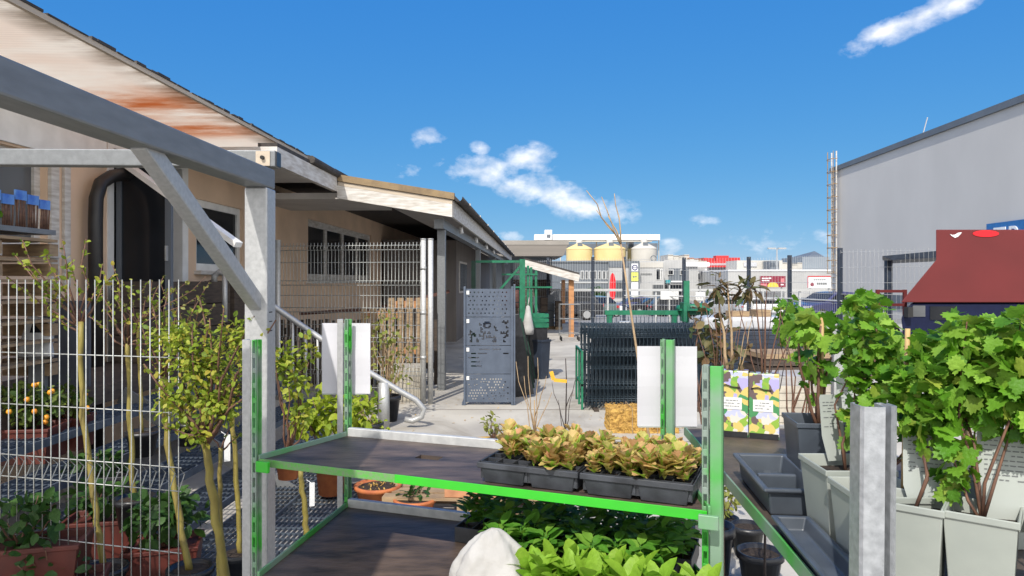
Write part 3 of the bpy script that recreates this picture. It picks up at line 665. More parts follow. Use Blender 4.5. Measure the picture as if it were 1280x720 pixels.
def boxed(label, x0, x1, y0, y1, stems, leaves, sd):
    a = on(x0,y1,ZU); b = on(x1,y1+3,ZU); c = (a+b)/2; w = (b-a).length; h = (y1-y0)/F*a.y
    t = thing('boxed_shrub', label, 'boxed shrub', (c.x,c.y+.03,ZP), math.atan2(b.y-a.y,b.x-a.x), 'boxed shrubs in flower printed sleeves')
    mb = MB(); mb.lohi((-w/2,-.03,.0),(w/2,.03,h)); bev(mb.build('sleeve', PM, t, False, True), .003)
    mb = MB(); mb.lohi((-w*.36,-.0318,h*.42),(w*.30,-.0305,h*.60)); st = mb.build('price_sticker', M['whitep'], t, False, True)
    mb = MB(); rg = random.Random(sd); text_rows(mb, (-w*.03,-.0320,h*.51), Vector((1,0,0)), Vector((0,0,1)), Vector((0,-1,0)), 3, w*.52, h*.13, rg, .0006); mb.build('print', M['ink'], st, False, True)
    mb = MB(); mb.tube([(-w*.42,-.034,h*.77),(-w*.2,-.036,h*.79),(0,-.035,h*.76),(w*.25,-.035,h*.755)], .0022, 5); mb.build('tie', M['darktwig'], t, True, True)
    mb = MB(); mb.lohi((-w*.485,-.0315,.0),(w*.485,-.0300,h*.085)); mb.build('dark_base', M['black'], t, False, True)
    mb = MB(); lm = MB(); rg = random.Random(sd)
    for tip, r0, lf in stems:
        for p_ in twigs(mb, (tip[0]*.25,0,h*.9), [tip], r0, r0*.35, rg, .02):
            if lf: leaves_on(lm, p_, lf, .04, NARROW, rg, .9)
    for cc, rad, n in leaves: cloud(lm, cc, rad, int(n*1.8), .046, NARROW, rg, .9, .1)
    mb.build('stem', M['paletwig' if sd == 1 else 'twig'], t, True, True)
    if lm.v: lm.build('foliage', L['bronze'], t, True, True)
    return t
boxed('left boxed shrub in a flower printed sleeve with bronze leaf tufts', 900, 939, 463, 545,
      [((-.055,.02,.56),.0085,4),((-.02,.0,.58),.0075,4),((.05,.02,.44),.003,0),((.075,.0,.47),.003,0)], [((-.06,0,.58),(.045,.04,.06),22),((.05,0,.57),(.05,.04,.05),26),((.03,0,.31),(.04,.03,.05),10)], 1)
boxed('right boxed shrub in a flower printed sleeve with bare forked twigs', 940, 978, 467, 548,
      [((-.03,.0,.56),.005,0),((.01,.02,.58),.005,0),((.06,.0,.50),.004,0),((-.10,.02,.52),.0035,0),((.12,.0,.46),.0035,0)], [], 2)

# ================================================================== folded wire fence panel, left foreground
def wire_panel(mb, w, h, dx, rw, hor, folds, fold_d=.03, fold_h=.055, n=4, rh=None, up=None):
    up = up or fold_h
    k = int(round(w/dx))
    for i in range(k+1):
        x = i*w/k; pts = [(x,0,0)]
        for z in folds: pts += [(x,0,z-fold_h),(x,-fold_d,z),(x,0,z+up)]
        pts += [(x,0,h)]; mb.tube(pts, rw, n)
    for z in hor: mb.tube([(-.01,rw*1.6,z),(w+.01,rw*1.6,z)], rh or rw*1.1, n)
    for z in folds:
        for zz in (z-fold_h, z+up): mb.tube([(-.01,rw*1.6,zz),(w+.01,rw*1.6,zz)], rh or rw*1.1, n)
pA, pB = at(-60,500,3.16), at(223,500,2.86)
wd = (pB-pA).length
wf = thing('wire_fence_panel', 'bent wire mesh fence panel standing before the plant steps at left', 'fence panel', (pA.x,pA.y,0), math.atan2(pB.y-pA.y,pB.x-pA.x))
mb = MB()
zz = lambda py, Y=3.0: EYE+(HY-py)/F*Y
wire_panel(mb, wd, 1.655, .0462, .0024, [zz(443)-.0,zz(509)-.0,zz(676)-.0,.14], [zz(584),.26], -.035, .062, 5, None, .034)
mb.build('wire_mesh', M['wire'], wf, True, True)
mb = MB(); mb.lohi((-.03,-.02,.0),(-.005,.02,1.70)); bev(mb.build('post', M['galv'], wf, False, True), .003)
# ================================================================== shop building on the left (local frame: u across, v along)
def Bw(u, v, z=0): return Vector((u*math.cos(BROT)-v*math.sin(BROT), u*math.sin(BROT)+v*math.cos(BROT), z))
hb = thing('shop_building', 'long beige rendered shop building with raised floor and overhanging eaves on the left', 'building', (0,0,0), BROT)
UW = -4.25
def wall_run(mb, v0, v1, z0, z1, ops, t=.22):
    vs_ = sorted({v0, v1, *[o[0] for o in ops], *[o[1] for o in ops]})
    for a, b in zip(vs_, vs_[1:]):
        cur = z0
        for o in sorted([o for o in ops if o[0] <= a and o[1] >= b], key=lambda o: o[2]):
            if o[2] > cur: mb.lohi((UW-t,a,cur),(UW,b,o[2]))
            cur = o[3]
        if cur < z1: mb.lohi((UW-t,a,cur),(UW,b,z1))
OPS = [(4.6,5.95,1.9,2.74),(6.80,8.40,.85,3.05),(8.62,10.0,1.78,2.68),(10.55,11.1,.85,2.75),(12.9,17.9,1.65,2.81)]
mb = MB(); wall_run(mb, 3.2, 33, 0, 3.305, OPS); mb.lohi((-9,32.8,0),(UW-.22,33,3.3)); mb.lohi((-9,3.2,0),(UW-.22,3.4,3.3)); mb.build('wall', M['stucco'], hb, False, True)
mb = MB()
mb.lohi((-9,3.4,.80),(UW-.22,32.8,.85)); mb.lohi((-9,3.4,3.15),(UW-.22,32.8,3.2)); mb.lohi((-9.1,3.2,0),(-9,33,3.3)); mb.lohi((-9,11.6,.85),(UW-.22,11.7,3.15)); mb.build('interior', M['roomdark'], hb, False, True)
mb = MB(); mb.lohi((UW+.002,6.76,3.07),(UW+.03,10.2,3.30)); mb.build('fascia_boards', M['board'], hb, False, True)
mb = MB(); mb.lohi((UW+.002,3.2,2.76),(UW+.03,6.75,3.30)); mb.build('pale_fascia', M['whitep'], hb, False, True)
def window(v0,v1,z0,z1,n,fm='whitep',gm='glass',rec=.06,fw=.07,sill=True,nm='window'):
    mb = MB(); u = UW-rec
    mb.lohi((u-.05,v0,z0),(u,v0+fw,z1)); mb.lohi((u-.05,v1-fw,z0),(u,v1,z1)); mb.lohi((u-.05,v0+fw,z0),(u,v1-fw,z0+fw)); mb.lohi((u-.05,v0+fw,z1-fw),(u,v1-fw,z1))
    for i in range(1,n): c = v0+(v1-v0)*i/n; mb.lohi((u-.048,c-fw*.6,z0+fw),(u+.003,c+fw*.6,z1-fw))
    o = mb.build(nm, M[fm], hb, False, True)
    mb = MB(); mb.lohi((u-.036,v0+fw*.5,z0+fw*.5),(u-.028,v1-fw*.5,z1-fw*.5)); mb.build('pane', M[gm], o, False, True)
    if sill: mb = MB(); mb.lohi((UW-.05,v0-.06,z0-.05),(UW+.09,v1+.06,z0-.002)); mb.build('sill', M['weather'], o, False, True)
    return o
window(4.6,5.95,1.9,2.74,1,'weather','greyglass')
window(8.62,10.0,1.78,2.68,1,'whitep','glass',.04,.09)
window(12.9,17.9,1.65,2.81,4,'weather','glass',.05,.13)
mb = MB(); mb.lohi((UW+.002,5.96,.9),(UW+.035,6.06,2.755)); mb.lohi((UW+.002,6.14,1.6),(UW+.03,6.22,2.755)); mb.build('downpipe_board', M['weather'], hb, False, True)
# door frame, open leaf, tilted white light
mb = MB(); mb.lohi((UW-.1,6.80,.85),(UW+.012,6.90,3.05)); mb.lohi((UW-.1,8.26,.85),(UW+.012,8.40,3.05)); mb.lohi((UW-.1,6.90,2.98),(UW+.012,8.26,3.05)); df = mb.build('door_frame', M['whitep'], hb, False, True)
mb = MB()
hx, hy = UW+.02, 6.92
mb.lohi((hx,hy,.9),(hx+.05,hy+.05,2.95)); mb.lohi((hx+.50,hy,.9),(hx+.56,hy+.05,2.95)); mb.lohi((hx+.05,hy,2.88),(hx+.5,hy+.05,2.95)); mb.lohi((hx+.05,hy,.9),(hx+.5,hy+.05,1.1))
dl = mb.build('door_leaf', M['clad_d'], hb, False, True); mb = MB(); mb.lohi((hx+.05,hy+.02,1.1),(hx+.5,hy+.03,2.88)); mb.build('pane', M['glass'], dl, False, True)
mb = MB(); mb.lohi((hx+.52,hy-.04,1.85),(hx+.535,hy-.001,2.0)); mb.build('handle', M['galv'], dl, False, True)
mb = MB(); mb.bar(at(160,207,7.0),at(298,306,6.4),.085,.05); mb.build('awning_arm', M['whitep'], hb)
mb = MB(); pp = [Vector(Bw(0,0))*0]
arc = [(-4.12,7.5,2.80),(-4.12,6.9,2.72),(-4.12,6.66,2.66),(-4.12,6.50,2.57),(-4.12,6.43,2.42),(-4.12,6.42,2.2),(-4.12,6.42,.0)]
mb.tube(arc, .062, 12); mb.build('downpipe', M['pipe'], hb, True, True)
# eaves: first roof strip, then the lower lean-to
mb = MB(); mb.lohi((-9.2,10.0,3.20),(-2.90,33.2,3.26)); mb.build('roof', M['darkroof'], hb, False, True)
mb = MB(); mb.lohi((UW+.03,7.72,3.06),(-2.94,10.0,3.09)); mb.build('soffit', M['soffit'], hb, False, True)
mb = MB(); mb.lohi((-2.936,7.7,2.93),(-2.87,10.0,3.13)); mb.lohi((UW+.03,7.66,2.95),(-2.87,7.698,3.13)); mb.build('fascia', M['weather'], hb, False, True)
mb = MB(); mb.tube([(-2.86,8.8,3.185),(-2.86,9.97,3.175)], .05, 10); mb.lohi((-3.1,7.7,3.132),(-2.88,10.0,3.18)); mb.build('gutter', M['darkroof'], hb, False, True)
def slab(mb, u0,u1,v0,v1,zu0,zu1,t):  # slab sloping from zu0 at u0 to zu1 at u1 (top surface)
    vs = [(u0,v0,zu0-t),(u1,v0,zu1-t),(u1,v1,zu1-t),(u0,v1,zu0-t),(u0,v0,zu0),(u1,v0,zu1),(u1,v1,zu1),(u0,v1,zu0)]
    mb.add(vs, [(3,2,1,0),(4,5,6,7),(0,1,5,4),(1,2,6,5),(2,3,7,6),(3,0,4,7)])
r_ = MB(); slab(r_,-2.86,-1.20,10.0,33,3.16,2.885,.05); slab(r_,-2.86,-1.185,9.97,10.06,3.175,2.90,.095); lr = r_.build('lean_to_roof', M['roofbr'], hb, False, True)
mb = MB(); slab(mb,-2.86,-1.25,10.06,33,3.108,2.84,.02); mb.build('soffit', M['soffit'], lr, False, True)
mb = MB(); slab(mb,-2.86,-1.215,9.995,10.055,3.075,2.80,.055); mb.build('trim_board', M['board'], lr, False, True)
mb = MB(); slab(mb,-2.87,-1.215,9.985,10.055,3.018,2.742,.185); mb.build('gable_board', M['weather'], lr, False, True)
mb = MB(); mb.lohi((-1.245,10.06,2.56),(-1.205,33,2.80)); mb.build('eave_board', M['weather'], lr, False, True)
mb = MB(); vs=[]
for v in (10.0,33):
    for k in range(7): a=math.pi*k/6; vs.append((-1.13-.06*math.cos(a)+.0, v, 2.85-.07*math.sin(a)))
mb.add(vs,[(k,k+1,k+8,k+7) for k in range(6)]); g_=mb.build('gutter', M['darkroof'], lr, True, True); g_.modifiers.new('t','SOLIDIFY').thickness=.006
mb = MB()
for v in range(11,33,2): mb.lohi((-1.19,v,2.83),(-1.05,v+.03,2.86))
mb.build('gutter_bracket', M['weather'], lr, False, True)
mb = MB(); mb.lohi((-2.5,10.3,2.86),(UW+.0,12.0,2.95)); mb.build('ceiling_board', M['soffit'], lr, False, True)
mb = MB(); mb.lohi((-1.52,10.3,2.42),(-1.38,33,2.56)); mb.build('eave_beam', M['galv_b'], hb, False, True)
for v in (10.6,17.1,23.6,30): mb = MB(); mb.lohi((-1.51,v-.06,0),(-1.39,v+.06,2.418)); bev(mb.build('post', M['galv_b'], hb, False, True), .005)
for v in (12,15,18,21): mb = MB(); mb.tube([(-1.32,v,2.60),(-1.30,v+.02,2.46)], .035, 8); mb.build('lamp', M['whitep'], lr, True, True)
# inner dark store room
sr = thing('store_room', 'dark grey store room with a small window under the lean-to roof', 'shed', Bw(-3.2,26,0), BROT)
mb = MB(); o_ = Vector((0,0,0))
def sl_(a,b): 
    q = [Bw(x,y,z) for x in (a[0],b[0]) for y in (a[1],b[1]) for z in (a[2],b[2])]
    mb.add(q,[(0,1,3,2),(4,6,7,5),(0,4,5,1),(2,3,7,6),(0,2,6,4),(1,5,7,3)])
sl_((-4.2,19,0),(-2.2,32.5,2.75)); mb.build('wall', mat('grey_boarding',(.20,.18,.165),(.15,.135,.125),.8,0,4,8,.1,stretch=(1,1,.2)), sr)
mb = MB(); sl_((-2.198,19.6,1.3),(-2.17,21.6,2.2)); w_ = mb.build('window', M['weather'], sr); mb = MB(); sl_((-2.172,19.7,1.36),(-2.16,20.55,2.14)); sl_((-2.172,20.65,1.36),(-2.16,21.5,2.14)); mb.build('pane', M['glass'], w_)
mb = MB(); sl_((-2.198,23.5,0),(-2.16,24.4,2.1)); mb.build('door', M['clad_d'], sr)
# translucent canopy sheet
m, nt, p = nodes('stained_canopy_sheet')
tc = nt.nodes.new('ShaderNodeTexCoord'); sx = nt.nodes.new('ShaderNodeSeparateXYZ'); nt.links.new(tc.outputs['Object'], sx.inputs['Vector'])
wv = nt.nodes.new('ShaderNodeTexWave'); wv.bands_direction = 'Y'; wv.inputs['Scale'].default_value = 9; wv.inputs['Distortion'].default_value = .15; nt.links.new(tc.outputs['Object'], wv.inputs['Vector'])
mp = nt.nodes.new('ShaderNodeMapping'); mp.inputs['Scale'].default_value = (.55,1.7,1); nt.links.new(tc.outputs['Object'], mp.inputs['Vector'])
n = nt.nodes.new('ShaderNodeTexNoise'); n.inputs['Scale'].default_value = 1.9; n.inputs['Detail'].default_value = 9; n.inputs['Roughness'].default_value = .65; nt.links.new(mp.outputs['Vector'], n.inputs['Vector'])
def ramp(src, stops):
    r = nt.nodes.new('ShaderNodeValToRGB'); e = r.color_ramp.elements
    while len(e) < len(stops): e.new(.5)
    for i,(q,c) in enumerate(stops): e[i].position = q; e[i].color = (c,c,c,1) if not isinstance(c, tuple) else (*c,1)
    nt.links.new(src, r.inputs['Fac']); return r.outputs['Color']
mr = nt.nodes.new('ShaderNodeMapRange'); mr.inputs['From Min'].default_value = 4; mr.inputs['From Max'].default_value = 10; nt.links.new(sx.outputs['Y'], mr.inputs['Value'])
band = ramp(mr.outputs['Result'], [(.0,.12),(.30,.2),(.42,.95),(.53,.35),(.60,1.0),(.70,.12),(1,.05)])
mu = nt.nodes.new('ShaderNodeMath'); mu.operation = 'MULTIPLY'; nt.links.new(band, mu.inputs[0]); nt.links.new(ramp(n.outputs['Fac'], [(.30,0),(.58,1)]), mu.inputs[1])
base = nt.nodes.new('ShaderNodeMix'); base.data_type = 'RGBA'; base.inputs['A'].default_value = (.86,.82,.74,1); base.inputs['B'].default_value = (.62,.27,.11,1); nt.links.new(mu.outputs[0], base.inputs['Factor'])
mru = nt.nodes.new('ShaderNodeMapRange'); mru.inputs['From Min'].default_value = -3.45; mru.inputs['From Max'].default_value = -3.13; nt.links.new(sx.outputs['X'], mru.inputs['Value'])
eu = nt.nodes.new('ShaderNodeMath'); eu.operation = 'MULTIPLY'; nt.links.new(mru.outputs['Result'], eu.inputs[0]); nt.links.new(ramp(n.outputs['Fac'], [(.36,.0),(.70,.85)]), eu.inputs[1])
grm = nt.nodes.new('ShaderNodeMix'); grm.data_type = 'RGBA'; grm.inputs['B'].default_value = (.10,.075,.035,1); nt.links.new(base.outputs['Result'], grm.inputs['A']); nt.links.new(eu.outputs[0], grm.inputs['Factor'])
lin = nt.nodes.new('ShaderNodeMix'); lin.data_type = 'RGBA'; lin.blend_type = 'MULTIPLY'; lin.inputs['Factor'].default_value = .16; nt.links.new(grm.outputs['Result'], lin.inputs['A']); nt.links.new(ramp(wv.outputs['Fac'], [(.1,.45),(.5,1)]), lin.inputs['B'])
nt.links.new(lin.outputs['Result'], p.inputs['Base Color']); p.inputs['Roughness'].default_value = .4
t = nt.nodes.new('ShaderNodeBsdfTranslucent'); nt.links.new(lin.outputs['Result'], t.inputs['Color'])
a = nt.nodes.new('ShaderNodeMixShader'); a.inputs['Fac'].default_value = .78; nt.links.new(p.outputs['BSDF'], a.inputs[1]); nt.links.new(t.outputs['BSDF'], a.inputs[2]); nt.links.new(a.outputs['Shader'], nt.nodes['Material Output'].inputs['Surface'])
cs = thing('canopy_roof', 'stained translucent ribbed canopy sheet over the plant steps at upper left', 'canopy', (0,0,0), BROT)
mb = MB(); mb.lohi((-4.6,2.4,3.318),(-3.15,9.95,3.326)); mb.build('roof_sheet', m, cs, False, True)
mb = MB(); rr = random.Random(8); v = 2.4
mb.lohi((-3.155,2.4,3.308),(-3.125,9.97,3.345)); ed = mb.build('edge_profile', M['board'], cs, False, True)
mb = MB()
while v < 9.9:
    l = rr.uniform(.04,.22); mb.lohi((-3.17,v,3.3455),(-3.118,min(v+l,9.95),3.352+rr.random()*.02)); v += l*rr.uniform(.9,1.3)
mb.build('moss', M['darkroof'], ed, False, True)
mb = MB(); mb.lohi((-4.22,9.955,3.27),(-3.12,9.99,3.345)); mb.build('end_profile', M['board'], cs, False, True)
for v in (3.4,6.2,9.2):
    pass

# ================================================================== grating steps with handrail
st = thing('grating_steps', 'wide steel grating steps rising to the shop door, with a bent tube handrail', 'steps', (0,0,0), BROT)
mb = MB(); mb.lohi((UW+.001,3.25,.72),(-3.302,8.0,.85)); mb.build('landing', M['darkwood'], st, False, True)
GR = mat('grating_steel', (.13,.16,.20), (.08,.10,.13), .5, .5, 12, 6)
V0, V1 = 3.25, 7.8
for k in range(6):
    z = .68-.17*k if k < 5 else .06; u0 = -3.30+.30*k; u1 = u0+.29 if k < 5 else u0+.62
    z = max(z,.03) if k < 5 else .02
    va, vb = (V0, V1) if k < 5 else (3.3, 5.6)
    mb = MB(); n = int((u1-u0)/.033)
    for i in range(n+1): u = u0+(u1-u0)*i/n; mb.lohi((u-.0018,va,z-.024),(u+.0018,vb,z))
    v = va
    while v < vb: mb.lohi((u0,v-.003,z-.012),(u1,v+.003,z-.001)); v += .10
    mb.lohi((u1-.002,va,z-.045),(u1+.012,vb,z+.004)); mb.lohi((u0-.012,va,z-.045),(u0-.001,vb,z-.002))
    for v in (va-.006, vb+.006): mb.lohi((u0,v-.004,z-.06),(u1,v+.004,z))
    mb.build('tread', GR, st, False, True)
mb = MB()
for v in (V0+.05,5.5,V1-.05):
    mb = MB(); mb.bar((-3.32,v,.74),(-1.82,v,-.10),.012,.14); mb.build('stringer', M['galv_b'], st, False, True)
def inB(p): # world point to building frame
    return Matrix.Rotation(-BROT,3,'Z')@Vector(p)
Yr = 7.9
hr = [inB(at(x,y,Yr)) for x,y in ((268,352),(268,345),(274,340),(284,343),(345,385),(402,424),(461,465),(500,489),(520,500),(530,511),(527,521),(516,526),(506,524))]
mb = MB(); mb.tube(hr, .033, 10); mb.build('handrail', M['galv'], st, True, True)
for x, y0, y1 in ((281,344,402),(349,388,500),(366,399,500),(382,410,505),(397,420,505)):
    mb = MB(); q = inB(at(x,y0,Yr)); mb.tube([q,(q.x,q.y,max(.0,(EYE+(HY-y1)/F*Yr)))], .016 if x > 300 else .03, 8); mb.build('baluster', M['galv'], st, True, True)
q = inB(at(480,478,Yr)); mb = MB(); mb.tube([(q.x,q.y,q.z),(q.x,q.y,0)], .062, 10); mb.build('rail_post', M['galv'], st, True, True)

# ------------------------------------------------------------------ things on and by the steps
def W_(u,v,z): return Bw(u,v,z)
sf = thing('seed_shelf', 'pale shelf board on stacked wooden pallets by the shop wall at far left', 'shelf', at(20,351,4.75)*1, BROT)
c = at(10,288,4.55); e = Vector((math.sin(-BROT),math.cos(BROT),0))
s0 = at(70,291,5.0); s1 = s0-e*1.1; wv_ = Vector((-e.y,e.x,0))
mb = MB(); mb.bar(s0+wv_*.17, s1+wv_*.17, .34, .035); mb.build('shelf_board', M['galv_b'], sf)
for kz in range(9):
    z = s0.z-.09-kz*.14
    mb = MB(); 
    if z < .95: break
    for w in (.03,.17,.31): mb.bar(s0+wv_*w+Vector((0,0,z-s0.z+.03)), s1+wv_*w+Vector((0,0,z-s0.z+.03)), .085, .02)
    for f_ in (.02,.5,.98): q = s0.lerp(s1,f_); mb.bar(q+Vector((0,0,z-s0.z-.035)), q+wv_*.34+Vector((0,0,z-s0.z-.035)), .09, .085)
    mb.build('pallet_layer', M['wood'], sf)
mb = MB()
for f_ in (.05,.95):
    q = s0.lerp(s1,f_)+wv_*.17; mb.box((q.x,q.y,.86+ (z+.0-.86)/2),(.06,.06,max(.02,z-.86)))
mb.build('support', M['darkwood'], sf)
for i in range(9):
    q = s0.lerp(s1,.03+.105*i)+wv_*.06
    t = thing('seed_pack', ['clear bag of brown canes with blue header at the right end of the shelf','clear bag of brown canes second from the right end of the shelf','clear bag of brown canes third from the right end of the shelf','clear bag of brown canes fourth from the right end of the shelf','green leafy pack with a blue header left of the cane bags','green leafy pack second along from the cane bags','blue topped pack near the left frame edge of the shelf','blue topped pack second from the left end of the shelf','blue topped pack at the hidden left end of the shelf'][i], 'seed pack', (q.x,q.y,s0.z+.018), BROT, 'blue topped packs on the wall shelf')
    mb = MB(); h = .21+.02*((i*7)%3); mb.prism([(-.052,h-.065),(.052,h-.065),(.052,h),(-.052,h)], (0.006,0,0), (0,1,0), (0,0,1), (-.012,0,0), 1); mb.build('header', M['blue'], t, False, True)
    mb = MB(); rg = random.Random(i)
    for k in range(6): x = -.04+.016*k; mb.tube([(0,x,.0),(rg.uniform(-.008,.008),x+rg.uniform(-.01,.01),h-.066)], .0055, 5)
    if i > 3: mb = MB(); cloud(mb, (0,0,h*.35), (.02,.045,h*.33), 60, .035, OVAL, rg); mb.build('leaves', L['dark'] if i%2 else L['currant'], t, True, True)
    else: mb.build('canes', M['twig'], t, True, True)
# grey terminal board
c = at(44,412,4.9); t = thing('payment_terminal', 'tilted pale grey box with a dark screen beside the citrus plants', 'terminal', (c.x,c.y,c.z-.14), .25)
mb = MB(); mb.prism([(-.12,-.05),(.10,-.05),(.08,.22),(-.07,.25)], (0,0,0), (1,0,0), (0,.25,.97), (0,.97,-.25), .07); bev(mb.build('housing', M['galv_w'], t, False, True), .01)
mb = MB(); mb.prism([(-.045,.12),(.07,.12),(.062,.19),(-.03,.20)], (0,-.002,0), (1,0,0), (0,.25,.97), (0,.97,-.25), .0015); mb.build('screen', M['glass'], t, False, True)
mb = MB(); mb.lohi((-.05,.02,-.86),(.05,.08,-.05)); mb.build('stand', M['galv_b'], t, False, True)
c = at(82,430,5.3); t = thing('display_board', 'large dull slate grey board standing behind the sapling stems', 'board', (c.x,c.y,.5), .1)
mb = MB(); mb.lohi((-.17,0,0),(.17,.03,1.0)); bev(mb.build('board_face', mat('slate_board',(.075,.085,.105),(.055,.063,.08),.5,0,3,8), t, False, True), .004)
# dark benches against the shop wall
def crate(label, c, d, rz, m, name='plant_crate', cat='crate', grp=None, slats=True):
    t = thing(name, label, cat, c, rz, grp); w, dp, h = d; mb = MB(); tt = .014
    mb.lohi((-w/2,-dp/2,0),(w/2,dp/2,tt))
    nsl = 3
    for k in range(nsl):
        z0 = tt+.004+k*(h-tt)/nsl; z1 = z0+(h-tt)/nsl-.012
        mb.lohi((-w/2,-dp/2,z0),(w/2,-dp/2+tt,z1)); mb.lohi((-w/2,dp/2-tt,z0),(w/2,dp/2,z1)); mb.lohi((-w/2,-dp/2+tt,z0),(-w/2+tt,dp/2-tt,z1)); mb.lohi((w/2-tt,-dp/2+tt,z0),(w/2,dp/2-tt,z1))
    for sx_ in (-1,1):
        for sy in (-1,1): mb.box((sx_*(w/2-tt-.012),sy*(dp/2-tt-.012),h/2+.003),(.022,.022,h-.01))
    mb.build('slats', M[m], t, False, True); return t
q = Bw(-3.95,7.6,.851); crate('long dark wooden trough under the open door', q, (1.9,.32,.80), BROT+math.pi/2, 'darkwood', 'wooden_trough','trough')
q = Bw(-3.95,9.4,.0); t = crate('dark wooden trough under the right hand shop window', q, (1.5,.34,1.66), BROT+math.pi/2, 'darkwood', 'wooden_trough','trough')
# planters: red brown boxes
def planter(label, px, py, z, w, d, h, rz, fol, rad, n, ln, lm='dark', shape=OVAL, fruit=0, cat='planter', m='redbox', grp=None):
    c = on(px,py,z); t = thing('planter_box', label, cat, (c.x,c.y,z), rz, grp); mb = MB()
    a = [(-w*.46,-d*.46,0),(w*.46,-d*.46,0),(w*.46,d*.46,0),(-w*.46,d*.46,0)]; b = [(-w/2,-d/2,h-.02),(w/2,-d/2,h-.02),(w/2,d/2,h-.02),(-w/2,d/2,h-.02)]
    g = [(x*1.03,y*1.05,h-.02) for x,y,_ in b]; g2 = [(x*1.03,y*1.05,h) for x,y,_ in b]; g3 = [(x*.94,y*.9,h) for x,y,_ in b]; g4 = [(x*.92,y*.86,h-.03) for x,y,_ in b]
    mb.add(a+b+g+g2+g3+g4, [(3,2,1,0)]+[(k*4+i,k*4+(i+1)%4,(k+1)*4+(i+1)%4,(k+1)*4+i) for k in range(5) for i in range(4)]+[(20,21,22,23)])
    bev(mb.build('box', M[m], t, False, True), .006)
    rg = random.Random(int(px*7+py)); f = shrub(t, (0,0,h+fol), rad, n, ln, lm, shape, 7, rg, 'twig', (0,0,h-.03))
    for i in range(fruit):
        qd = rdir(rg); mb = MB(); c_ = Vector((qd.x*rad[0],qd.y*rad[1]-.0,h+fol+qd.z*rad[2]))*1; mb.lathe(c_, [(.001,-.017),(.012,-.013),(.017,0),(.012,.013),(.001,.017)], 10); mb.build('fruit', M['orange'], t, True, True)
    return t
planter('red brown planter box with a dark leafy plant at the bottom left corner', 22, 735, .34, .52, .22, .20, .25, .10, (.22,.14,.12), 130, .06, 'dark')
planter('dark red planter box at bottom left beyond the first, one orange leaf beside it', 60, 790, .17, .42, .24, .22, .35, .07, (.2,.12,.10), 60, .05, 'dark')
planter('red brown planter with glossy dark leaves behind the wire mesh, middle of the steps', 128, 690, .17, .34, .24, .20, .2, .10, (.17,.13,.12), 120, .06, 'dark')
planter('broad dark green leafy plant in a low planter on the steps', 205, 716, .17, .34, .26, .16, .3, .13, (.20,.15,.13), 190, .065, 'dark')
planter('dwarf citrus planter with many small orange fruits', 25, 575, .51, .46, .30, .22, .15, .13, (.25,.17,.14), 330, .052, 'citrus', OVAL, 24, 'citrus plant')
planter('small citrus bush with few orange fruits right of the fruit laden one', 84, 560, .51, .26, .24, .22, .1, .11, (.14,.13,.13), 150, .05, 'citrus', OVAL, 5, 'citrus plant')
planter('dark leafy plant tray in the shade behind the fence fold', 120, 620, .34, .4, .24, .14, .2, .06, (.2,.12,.07), 110, .05, 'dark', OVAL, 0, 'planter', 'black')
# saplings ---------------------------------------------------------
def sapling(label, path, r0, crown_tips, nl, ln, lm='goji', zbase=.17, shape=OVAL, pot=(.10,.16), extra=None, sm='stem', tm='twig', tagh=None, cat='sapling', grp='grafted saplings on the steps', seed=1):
    rg = random.Random(seed); pts = [at(*q) for q in path]; b = pts[-1].copy()
    t = thing('sapling', label, cat, (b.x,b.y,zbase), 0, grp)
    if pot:
        round_pot(t, pot[0], pot[1], M['black'])
        pts = pts[:-1]+[Vector((b.x,b.y,zbase+pot[1]*.85))]
    n = len(pts); mb = MB(); pts = pts[::-1]
    fine = []
    for i in range(n-1):
        for k in range(5): fine.append(pts[i].lerp(pts[i+1],k/5)+Vector((rg.uniform(-1,1),rg.uniform(-1,1),0))*r0*.35)
    fine.append(pts[-1]); K = len(fine)
    mb.tube(fine, [r0*(1-.25*i/K)*(1+.10*rg.uniform(-1,1)) for i in range(K)], 9); mb.build('trunk', M[sm], t, True)
    mb = MB(); lm_ = MB()
    for q in crown_tips:
        tip = at(q[0],q[1],q[2] if len(q) > 2 else path[0][2]+rg.uniform(-.12,.12))
        for p_ in twigs(mb, pts[-1]-Vector((0,0,.01+.05*rg.random())), [tip], r0*.42, r0*.14, rg, .05): leaves_on(lm_, p_, nl, ln, shape, rg, .38)
    if extra:
        for (x,y,Y,rx,ry,rz_,n_) in extra: cloud(lm_, at(x,y,Y), (rx,ry,rz_), n_, ln, shape, rg, .5, .1)
    if mb.v: mb.build('branches', M[tm], t, True)
    if lm_.v: lm_.build('foliage', L[lm], t, True)
    if tagh:
        q = at(*tagh); mb = MB(); mb.box((q.x,q.y,q.z),(.028,.003,.13),.4); mb.tube([(q.x,q.y,q.z+.06),(q.x-.03,q.y,q.z+.08)], .002, 4); mb.build('plant_label', M['whitep'], t)
    return t
sapling('sapling with yellow olive stem, leftmost behind the mesh, branches fanned up left', [(101,402,3.35),(104,520,3.33),(120,640,3.28),(130,720,3.25)], .016,
        [(18,318),(32,330),(55,312),(78,300),(68,345),(40,372),(108,298,3.4),(128,330),(64,395),(140,345),(8,345),(28,300),(90,325),(50,350)], 17, .030, seed=1)
sapling('sapling with a pale knobbly stem and red brown twigs behind the mesh', [(160,422,3.75),(163,520,3.75),(165,600,3.75),(168,655,3.75)], .015,
        [(118,352),(130,385),(185,352),(200,372),(215,400),(100,390),(165,350),(225,425),(140,330),(175,395),(205,345),(150,365),(190,415)], 15, .027, zbase=.34, seed=2)
